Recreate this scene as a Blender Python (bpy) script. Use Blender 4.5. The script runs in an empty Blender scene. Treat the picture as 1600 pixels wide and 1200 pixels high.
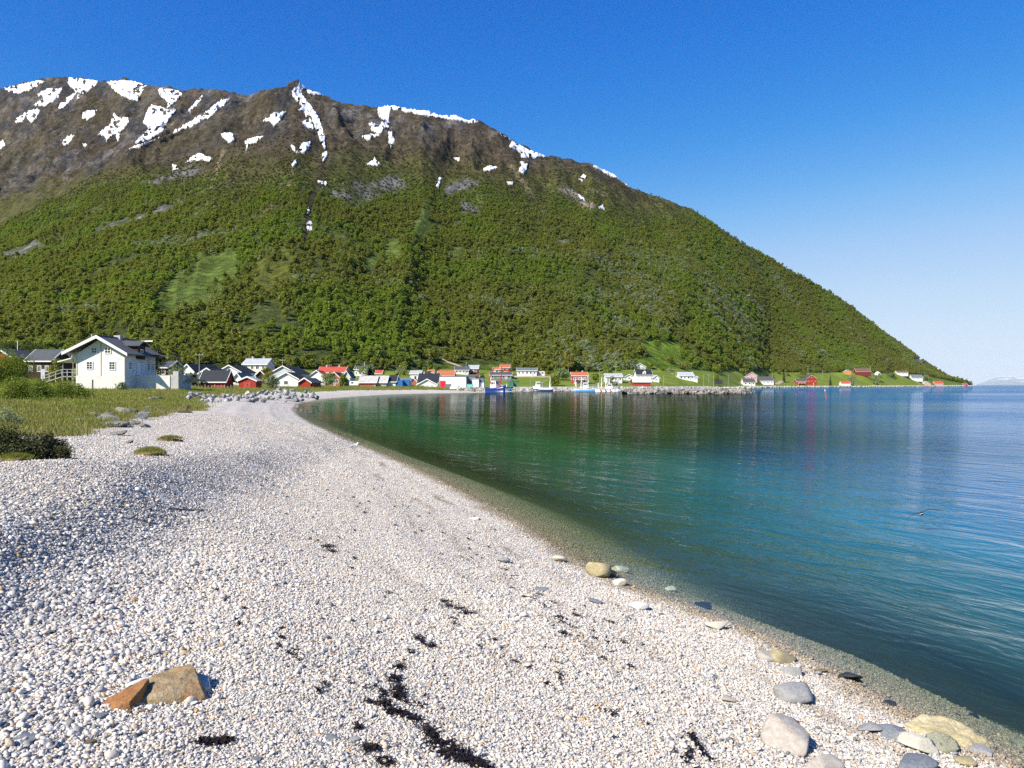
import bpy, math, random
import numpy as np
R = math.radians
sc = bpy.context.scene
COL = sc.collection

# ------------------------------------------------------------------ camera, sky, sun, exposure
F_PX, HOR, EYE = 1150.0, 601.4, 2.5          # focal length in photo pixels, horizon row, eye height above the water
cam_d = bpy.data.cameras.new('camera'); cam = bpy.data.objects.new('camera', cam_d); COL.objects.link(cam)
cam_d.sensor_width = 36.0; cam_d.lens = F_PX / 1600 * 36.0
cam_d.clip_start = 0.05; cam_d.clip_end = 200000
cam.location = (0, 0, EYE); cam.rotation_euler = (R(90), 0, 0); cam_d.shift_y = (HOR - 600) / 1600
sc.camera = cam
SUN_EL, SUN_DIR = 40.0, (-0.70, -0.71)        # direction on the ground towards the sun
world = bpy.data.worlds.new('World'); sc.world = world; world.use_nodes = True
wn = world.node_tree.nodes; wl = world.node_tree.links
bg = wn['Background']
sky = wn.new('ShaderNodeTexSky'); sky.sky_type = 'NISHITA'; sky.sun_disc = False
sky.sun_elevation = R(SUN_EL); sky.sun_rotation = math.atan2(SUN_DIR[0], SUN_DIR[1])
sky.altitude = 0; sky.air_density = 0.8; sky.dust_density = 0.0; sky.ozone_density = 8.0
# one tone curve for the whole sky: the deep, clear northern blue of the picture
pre = wn.new('ShaderNodeVectorMath'); pre.operation = 'SCALE'; pre.inputs['Scale'].default_value = 0.1
cur = wn.new('ShaderNodeRGBCurve'); post = wn.new('ShaderNodeVectorMath'); post.operation = 'SCALE'; post.inputs['Scale'].default_value = 6.1
for ci, pts in enumerate(([(0,0),(.05,.010),(.075,.026),(.112,.115),(.144,.24),(.201,.42),(.316,.575),(.57,.71),(1,.82)],
                          [(0,0),(.11,.14),(.166,.235),(.236,.38),(.306,.52),(.41,.64),(.578,.75),(.818,.82),(1,.86)],
                          [(0,0),(.28,.62),(.379,.75),(.511,.85),(.625,.90),(.762,.925),(.92,.935),(1,.94)])):
    c_ = cur.mapping.curves[ci]
    while len(c_.points) < len(pts): c_.points.new(0.5, 0.5)
    for p_, (a_, b_) in zip(c_.points, pts): p_.location = (a_, b_); p_.handle_type = 'AUTO_CLAMPED'
cur.mapping.update()
wl.new(sky.outputs[0], pre.inputs[0]); wl.new(pre.outputs[0], cur.inputs['Color']); wl.new(cur.outputs[0], post.inputs[0])
wl.new(post.outputs[0], bg.inputs[0]); bg.inputs[1].default_value = 0.1
sun_d = bpy.data.lights.new('sun', 'SUN'); sun_d.energy = 5.0; sun_d.angle = R(0.53); sun_d.color = (1.0, 0.93, 0.80)
sun = bpy.data.objects.new('sun', sun_d); COL.objects.link(sun)
_l = math.hypot(*SUN_DIR); _ce = math.cos(R(SUN_EL))
SUNV = (SUN_DIR[0]/_l*_ce, SUN_DIR[1]/_l*_ce, math.sin(R(SUN_EL)))
from mathutils import Vector
sun.rotation_euler = Vector(SUNV).to_track_quat('Z', 'Y').to_euler()
sun.location = (-60, -40, 80)
sc.view_settings.view_transform = 'Standard'; sc.view_settings.look = 'None'
sc.view_settings.exposure = 0.72; sc.view_settings.gamma = 1.0
sc.render.engine = 'CYCLES'
sc.cycles.use_denoising = False
sc.cycles.max_bounces = 7; sc.cycles.diffuse_bounces = 2; sc.cycles.glossy_bounces = 3
sc.cycles.transmission_bounces = 3; sc.cycles.transparent_max_bounces = 6
sc.cycles.volume_bounces = 1; sc.cycles.caustics_reflective = False; sc.cycles.caustics_refractive = False

# ------------------------------------------------------------------ numeric helpers
def _hash(ix, iy, seed):
    h = (ix.astype(np.int64) * 374761393 + iy.astype(np.int64) * 668265263 + seed * 1442695041) & 0xFFFFFFFF
    h = ((h ^ (h >> 13)) * 1274126177) & 0xFFFFFFFF
    return ((h ^ (h >> 16)) & 0xFFFFFF) / float(0xFFFFFF)
def vnoise(x, y, seed=0):
    x = np.asarray(x, float); y = np.asarray(y, float)
    ix = np.floor(x); iy = np.floor(y); fx = x - ix; fy = y - iy
    fx = fx*fx*fx*(fx*(fx*6-15)+10); fy = fy*fy*fy*(fy*(fy*6-15)+10)
    a = _hash(ix, iy, seed); b = _hash(ix+1, iy, seed); c = _hash(ix, iy+1, seed); d = _hash(ix+1, iy+1, seed)
    return (a + (b-a)*fx + (c-a)*fy + (a-b-c+d)*fx*fy) * 2 - 1
def fbm(x, y, octv=4, seed=0, gain=0.5):
    s = 0; a = 1; t = 0
    for k in range(octv):
        s = s + a*vnoise(x*(2**k)+17.3*k, y*(2**k)-9.1*k, seed+k); t += a; a *= gain
    return s / t
def ridged(x, y, octv=4, seed=0):
    s = 0; a = 1; t = 0
    for k in range(octv):
        s = s + a*(1-np.abs(vnoise(x*(2**k)+5.3*k, y*(2**k)+3.7*k, seed+k))); t += a; a *= 0.5
    return s / t
def sstep(a, b, x):
    t = np.clip((np.asarray(x, float)-a)/(b-a), 0, 1); return t*t*(3-2*t)
def inpoly(px, py, poly):
    px = np.asarray(px, float); py = np.asarray(py, float); c = np.zeros(px.shape, bool)
    n = len(poly); j = n-1
    for i in range(n):
        xi, yi = poly[i]; xj, yj = poly[j]
        if yi != yj:
            c ^= ((yi > py) != (yj > py)) & (px < (xj-xi)*(py-yi)/(yj-yi)+xi)
        j = i
    return c
def polydist(px, py, pts, closed=False):
    px = np.asarray(px, float); py = np.asarray(py, float); best = np.full(px.shape, 1e18)
    m = len(pts) if closed else len(pts)-1
    for i in range(m):
        ax, ay = pts[i]; bx, by = pts[(i+1) % len(pts)]
        dx, dy = bx-ax, by-ay; L = dx*dx+dy*dy+1e-12
        t = np.clip(((px-ax)*dx+(py-ay)*dy)/L, 0, 1)
        np.minimum(best, (px-ax-t*dx)**2+(py-ay-t*dy)**2, out=best)
    return np.sqrt(best)

# ------------------------------------------------------------------ materials
def newmat(name):
    m = bpy.data.materials.new(name); m.use_nodes = True
    nt = m.node_tree; nt.nodes.clear()
    out = nt.nodes.new('ShaderNodeOutputMaterial')
    return m, nt, out
def N(nt, typ, **kw):
    n = nt.nodes.new(typ)
    for k, v in kw.items(): setattr(n, k, v)
    return n
def setin(n, **kw):
    for k, v in kw.items(): n.inputs[k.replace('_', ' ')].default_value = v
def ramp(nt, fac, stops, interp='LINEAR'):
    r = nt.nodes.new('ShaderNodeValToRGB'); r.color_ramp.interpolation = interp
    el = r.color_ramp.elements
    el.remove(el[1]); el[0].position = stops[0][0]
    for k_, (p, c) in enumerate(stops):
        e = el[0] if k_ == 0 else el.new(p); e.color = (c[0], c[1], c[2], 1) if not isinstance(c, (int, float)) else (c, c, c, 1)
    nt.links.new(fac, r.inputs[0]); return r.outputs[0]
def mixc(nt, fac, a, b, mode='MIX'):
    m = nt.nodes.new('ShaderNodeMix'); m.data_type = 'RGBA'; m.blend_type = mode
    for s, v in ((m.inputs[0], fac), (m.inputs[6], a), (m.inputs[7], b)):
        if hasattr(v, 'node'): nt.links.new(v, s)
        elif isinstance(v, (int, float)): s.default_value = v
        else: s.default_value = (v[0], v[1], v[2], 1)
    return m.outputs[2]
def mth(nt, op, a, b=None):
    m = nt.nodes.new('ShaderNodeMath'); m.operation = op
    for s, v in ((m.inputs[0], a), (m.inputs[1], b)):
        if v is None: continue
        if hasattr(v, 'node'): nt.links.new(v, s)
        else: s.default_value = v
    return m.outputs[0]
def noise(nt, vec, scale, detail=4, rough=0.55, dist=0.0):
    n = nt.nodes.new('ShaderNodeTexNoise'); setin(n, Scale=scale, Detail=detail, Roughness=rough, Distortion=dist)
    if vec is not None: nt.links.new(vec, n.inputs['Vector'])
    return n.outputs[0]
_mats = {}
def paint(name, col, rough=0.7, var=0.18, scale=1.2, metal=0.0, spec=0.3, bump=0.0, bscale=20, dirt=None):
    """painted, weathered surface: base colour with blotchy wear"""
    if name in _mats: return _mats[name]
    m, nt, out = newmat(name)
    b = N(nt, 'ShaderNodeBsdfPrincipled'); setin(b, Roughness=rough, Metallic=metal)
    b.inputs['Specular IOR Level'].default_value = spec
    tc = N(nt, 'ShaderNodeTexCoord')
    n1 = noise(nt, tc.outputs['Object'], scale, 5, 0.6)
    lo = [c*(1-var*1.6) for c in col]; hi = [min(1, c*(1+var*0.7)) for c in col]
    c = ramp(nt, n1, [(0.28, lo), (0.5, col), (0.75, hi)])
    if dirt:
        n2 = noise(nt, tc.outputs['Object'], scale*0.6+0.3, 6, 0.7, 0.4)
        c = mixc(nt, ramp(nt, n2, [(dirt[1], 0.0), (min(.99, dirt[1]+0.12), dirt[2] if len(dirt) > 2 else 0.8)]), c, dirt[0])
    nt.links.new(c, b.inputs['Base Color'])
    if bump:
        bp = N(nt, 'ShaderNodeBump'); setin(bp, Strength=bump, Distance=0.02)
        nt.links.new(noise(nt, tc.outputs['Object'], bscale, 4, 0.6), bp.inputs['Height'])
        nt.links.new(bp.outputs[0], b.inputs['Normal'])
    nt.links.new(b.outputs[0], out.inputs[0]); _mats[name] = m
    return m

# ------------------------------------------------------------------ meshes and objects
class MB:
    def __init__(s): s.v = []; s.f = []
    def quad(s, *p):
        n = len(s.v); s.v += [tuple(q) for q in p]; s.f.append(tuple(range(n, n+len(p)))); return s
    def box(s, x0, x1, y0, y1, z0, z1):
        n = len(s.v)
        s.v += [(x0,y0,z0),(x1,y0,z0),(x1,y1,z0),(x0,y1,z0),(x0,y0,z1),(x1,y0,z1),(x1,y1,z1),(x0,y1,z1)]
        for q in ((0,3,2,1),(4,5,6,7),(0,1,5,4),(1,2,6,5),(2,3,7,6),(3,0,4,7)): s.f.append(tuple(n+i for i in q))
        return s
    def prism(s, poly, axis, a, b):
        """poly of 2-D points extruded along axis ('x': poly=(y,z); 'y': poly=(x,z); 'z': poly=(x,y))"""
        n = len(s.v); k = len(poly)
        for t in (a, b):
            for u, w in poly:
                s.v.append({'x': (t,u,w), 'y': (u,t,w), 'z': (u,w,t)}[axis])
        s.f.append(tuple(n+i for i in range(k))); s.f.append(tuple(n+k+i for i in reversed(range(k))))
        for i in range(k):
            j = (i+1) % k; s.f.append((n+i, n+k+i, n+k+j, n+j))
        return s
    def bar(s, p, q, w, h=None):
        h = h or w; p = Vector(p); q = Vector(q); d = (q-p).normalized()
        up = Vector((0,0,1)) if abs(d.z) < 0.95 else Vector((0,1,0))
        a = d.cross(up).normalized()*w/2; b = d.cross(a).normalized()*h/2; n = len(s.v)
        for c in (p, q):
            for sx, sy in ((-1,-1),(1,-1),(1,1),(-1,1)): s.v.append(tuple(c+a*sx+b*sy))
        for i in range(4):
            j = (i+1) % 4; s.f.append((n+i, n+j, n+4+j, n+4+i))
        s.f.append((n+3,n+2,n+1,n)); s.f.append((n+4,n+5,n+6,n+7)); return s
    def tube(s, pts, rad, seg=7):
        pts = [Vector(p) for p in pts]; rad = rad if hasattr(rad, '__len__') else [rad]*len(pts)
        n0 = len(s.v); prev = Vector((1,0,0.01))
        for i, p in enumerate(pts):
            d = (pts[min(i+1, len(pts)-1)]-pts[max(i-1, 0)]).normalized()
            a = (prev - d*prev.dot(d))
            if a.length < 1e-3: a = Vector((0,1,0)) - d*d.y
            a.normalize(); b = d.cross(a); prev = a
            for k in range(seg):
                t = 2*math.pi*k/seg; s.v.append(tuple(p+(a*math.cos(t)+b*math.sin(t))*rad[i]))
        for i in range(len(pts)-1):
            for k in range(seg):
                j = (k+1) % seg
                s.f.append((n0+i*seg+k, n0+i*seg+j, n0+(i+1)*seg+j, n0+(i+1)*seg+k))
        s.f.append(tuple(n0+k for k in reversed(range(seg)))); e = n0+(len(pts)-1)*seg
        s.f.append(tuple(e+k for k in range(seg))); return s
    def mesh(s, name, mat=None, smooth=False):
        m = bpy.data.meshes.new(name); m.from_pydata(s.v, [], s.f); m.update()
        if mat: m.materials.append(mat)
        if smooth: m.shade_smooth()
        return m
    def build(s, name, mat, parent=None, smooth=False):
        return link(name, s.mesh(name, mat, smooth), parent)
def link(name, data, parent=None):
    o = bpy.data.objects.new(name, data); COL.objects.link(o)
    if parent is not None: o.parent = parent
    return o
def empty(name, loc, rz=0.0):
    o = bpy.data.objects.new(name, None); COL.objects.link(o); o.empty_display_size = 0.5
    o.location = loc; o.rotation_euler = (0, 0, rz); return o
def tag(o, label=None, cat=None, group=None, kind=None):
    if label: o['label'] = label
    if cat: o['category'] = cat
    if group: o['group'] = group
    if kind: o['kind'] = kind
    return o
def npmesh(name, V, Fq, mats=(), smooth=False):
    """fast mesh from arrays: V (n,3), Fq (m,3) or (m,4)"""
    V = np.ascontiguousarray(V, np.float32); Fq = np.ascontiguousarray(Fq, np.int32)
    m = bpy.data.meshes.new(name); k = Fq.shape[1]
    m.vertices.add(len(V)); m.vertices.foreach_set('co', V.ravel())
    m.loops.add(Fq.size); m.loops.foreach_set('vertex_index', Fq.ravel())
    m.polygons.add(len(Fq)); m.polygons.foreach_set('loop_start', np.arange(0, Fq.size, k, dtype=np.int32))
    for t in mats: m.materials.append(t)
    m.update(calc_edges=True)
    if smooth: m.shade_smooth()
    return m
def fattr(m, name, arr, typ='FLOAT'):
    a = m.attributes.new(name, typ, 'POINT')
    arr = np.ascontiguousarray(arr, np.float32)
    a.data.foreach_set({'FLOAT': 'value', 'FLOAT_COLOR': 'color', 'FLOAT_VECTOR': 'vector'}[typ], arr.ravel())
# ------------------------------------------------------------------ the lie of the land
# shoreline (metres, x right, y away from the camera), land on its left
SHORE = [(220,-420),(62,-120),(20,-38),(9.5,-12),(5.1,0),(3.98,2.6),(3.34,4.8),(2.98,5.75),(2.52,7.3),(1.57,9.0),(0.91,10.5),
 (0,13.8),(-1.6,18.4),(-3.9,24.7),(-6.4,30.8),(-11.2,43),(-17,59),(-22.1,74.5),(-27.4,94),(-33,127),(-33.4,159),
 (-31,193),(-24,212),(-15,226),(-9,239),(-2,256),(1.5,284),(20,297),(45,306),(70,332),(110,402),(170,522),(240,687),
 (330,792),(450,932),(600,1082),(780,1282),(952,1510)]
LAND = SHORE + [(900,1800),(300,4200),(-6000,4200),(-6000,-420)]
def az2px(th): return 800 + F_PX*np.tan(th)
# columns of the terrain: photo column -> village edge, forest edge, forest-edge row, ridge
PXC = np.array([-1500,-700,   0, 200, 350, 500, 620, 700, 800, 900,1000,1060,1116,1176,1203,1280,1356,1439,1501,1530,1600,2200.])
VQ  = np.array([ 140, 140, 150, 160, 190, 225, 245, 290, 318, 322, 335, 365, 445, 650, 800, 880, 970,1110,1305,1525,1640,1700.])
FQ  = np.array([ 250, 260, 280, 290, 310, 335, 375, 425, 440, 430, 450, 500, 575, 760, 890, 970,1060,1185,1350,1545,1660,1800.])
PYF = np.array([ 580, 578, 574, 574, 573, 576, 577, 574, 578, 581, 572, 573, 578, 578, 579, 581, 580, 584, 596, 600, 603, 603.])
PXR = np.array([-1500,-700,-200,   0, 100, 200, 300, 400, 460, 500, 520, 560, 620, 680, 750, 800, 847, 895, 920, 960,1010,1085,1130,1160,1230,1290,1330,1370,1420,1450,1480,1510,1530,1600,2200.])
PY1 = np.array([ 480, 430, 380, 345, 310, 260, 208, 160, 131, 149, 156, 164, 168, 178, 192, 220, 246, 249, 256, 275, 303, 331, 361, 380, 420, 455, 480, 512, 548, 570, 587, 596.5, 600, 604, 604.])
RQC = np.array([-1500, 0, 460, 620, 850,1000,1100,1200,1300,1400,1450,1530,2200.])
RQ  = np.array([ 1150,1080,1120,1150,1180,1210,1240,1290,1360,1440,1490,1560,1900.])
PX2 = np.array([-1500,-700,-200,  0, 30, 60, 100, 155, 172, 195, 212, 230, 290, 310, 350, 385, 440, 468, 500])
PY2 = np.array([ 330, 260, 160, 138,131,125, 122, 127, 127, 121, 127, 133, 142, 139, 141, 146, 138, 130.5, 149])
def shore_d(x, y):
    d = polydist(x, y, SHORE)
    return np.where(inpoly(x, y, LAND), d, -d)
_BD = np.array([0,1,3,6,9,12,15,20,30,60,150,400,4000.]); _BZ = np.array([0,.14,.43,.80,.95,1.10,1.38,1.62,1.75,1.9,2.6,4.0,4.0])
_SD = np.array([0,1.5,4,9,16,30,60,200,5000.]);  _SZ = np.array([0,-.36,-1.35,-3.0,-5.0,-8,-10.5,-14,-14.])
SITES = []                                    # (x, y, ground height, reach): places where a building pins the ground
def ground0(x, y, detail=True, full=False):
    x = np.asarray(x, float); y = np.asarray(y, float)
    th = np.arctan2(x, y); r = np.hypot(x, y)
    front = (np.abs(th) < R(75))
    thc = np.clip(th, R(-66), R(50)); px = az2px(thc); q = r*np.maximum(np.cos(th), 0.74)
    d = shore_d(x, y)
    base = np.where(d > 0, np.interp(d, _BD, _BZ), np.interp(-d*(1+0.3*(1-sstep(7, 22, y))), _SD, _SZ))
    V = np.interp(px, PXC, VQ); Fq = np.interp(px, PXC, FQ); hf = 2.5+(HOR-np.interp(px, PXC, PYF))/F_PX*Fq
    Rq = np.maximum(np.interp(px, RQC, RQ), Fq+40); h1 = 2.5+(HOR-np.interp(px, PXR, PY1))/F_PX*Rq
    t0 = np.clip((q-V)/(Fq-V), 0, 1); rise = np.maximum(hf-3.0, 0)*t0**1.25
    t1 = np.clip((q-Fq)/(Rq-Fq), 0, 1)
    hm = np.maximum(h1-hf, 0)*(0.42*t1+0.58*t1**1.55)*1.0
    # the farther, rocky mountain on the left, behind the near spur
    R2 = Rq + np.interp(px, [-1500, 0, 300, 460, 470], [1500, 1150, 500, 120, 100.])
    h2 = 2.5+(HOR-np.interp(px, PX2, PY2))/F_PX*R2
    t2 = np.clip((q-Rq)/(R2-Rq), 0, 1); far = px < 468
    hm2 = np.where(far, (h2-h1)*(t2**1.3) , 0.0)
    over = np.where(far, np.maximum(q-R2, 0), np.maximum(q-Rq, 0))
    mt = hm + hm2 - over*np.where(px > 1100, 0.5, 0.32)
    land = sstep(0, 8, d)*front
    h = base + (rise+np.where(over > 0, np.maximum(mt, -rise), mt))*land
    if detail:
        m = np.clip(t1*4, 0, 1)*land*(q > Fq)
        up = np.clip((h-150)/200, 0, 1); rocky = np.clip((h-230)/140, 0, 1)
        u = px*0.9 + 40*fbm(x/300, y/300, 2, 5)
        gul = ridged(u/90, q/900, 3, 11)-0.62
        edge = 1-0.75*np.exp(-((q-np.where(far, R2, Rq))/60)**2)
        h = h + m*edge*(gul*(15+20*up) + fbm(x/70, y/70, 4, 3)*(3+9*rocky) + (ridged(x/38, y/60, 4, 8)-0.6)*34*rocky)
        h = h + m*rocky*(fbm(x/12, y/14, 3, 21)*5.0)
        # beach and meadow undulation
        b = sstep(0.5, 3, d)*(1-m)
        h = h + b*np.clip(r/8, 0.25, 1)*(fbm(x/3.2, y/3.2, 3, 31)*0.05 + fbm(x/14, y/14, 3, 33)*0.09*sstep(6, 16, d)) 
        bank = -2.75-0.13*y-x                      # raised pebble bank on the left
        h = h + 0.36*sstep(0, 1.5, bank+0.25*fbm(x/1.3, y/1.3, 2, 37))*sstep(1.5, 4, y)*(1-sstep(14, 24, y))
        h = h + 0.16*np.exp(-((x+6.3)/1.6)**2-((y-10.6)/1.2)**2) - 0.10*np.exp(-((x+4.2)/1.2)**2-((y-12.0)/1.8)**2)
        h = h + 0.05*np.exp(-((d-4.6)/0.5)**2)*sstep(3, 6, y)*(1-sstep(60, 110, y)) + 0.035*np.exp(-((d-2.4)/0.35)**2)*sstep(3, 6, y)*(1-sstep(60, 110, y))
    if full: return h, d, px, q, t0*land, t1*land
    return h
def ground(x, y, full=False):
    res = ground0(x, y, True, True); h = res[0]
    x = np.asarray(x, float); y = np.asarray(y, float)
    num = np.zeros(h.shape); den = np.zeros(h.shape)
    for sx, sy, sz, reach in SITES_R:
        dx = x-sx; dy = y-sy
        w = np.exp(-(dx*dx+dy*dy)/(reach*reach)); num += w*w*sz; den += w*w
    wmax = np.clip(den, 0, 1)**0.5
    h = h + np.where(den > 1e-9, num/np.maximum(den, 1e-9), 0)*wmax*sstep(-1, 6, res[1])
    if full: return (h,)+res[1:]
    return h
SITES_R = []
def pin_sites():
    for x, y, z, reach in SITES:
        SITES_R.append((x, y, z-float(ground0(np.array([x]), np.array([y]))[0]), reach))
def row(z, q): return HOR-(z-EYE)/q*F_PX       # photo row of a point at depth q
def at(px, q, py=None):
    """world point at photo column px and depth q; height from the row, or None"""
    x = (px-800)/F_PX*q
    return (x, q, EYE+(HOR-py)/F_PX*q) if py is not None else (x, q)
def hit(px, py, q0=2.0, q1=4200, base=False):
    """where the sight line through (px,py) meets the ground"""
    qs = np.geomspace(q0, q1, 1400); x = (px-800)/F_PX*qs
    h = (ground0 if base else ground)(x, qs); rr = row(h, qs)
    k = np.argmax(rr <= py) if (rr <= py).any() else len(qs)-1
    q = qs[k]
    if k > 0 and rr[k-1] != rr[k]:
        t = np.clip((rr[k-1]-py)/(rr[k-1]-rr[k]), 0, 1); q = qs[k-1]+(qs[k]-qs[k-1])*t
    xx = (px-800)/F_PX*q
    return (xx, q, float((ground0 if base else ground)(np.array([xx]), np.array([q]))[0]))
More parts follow.
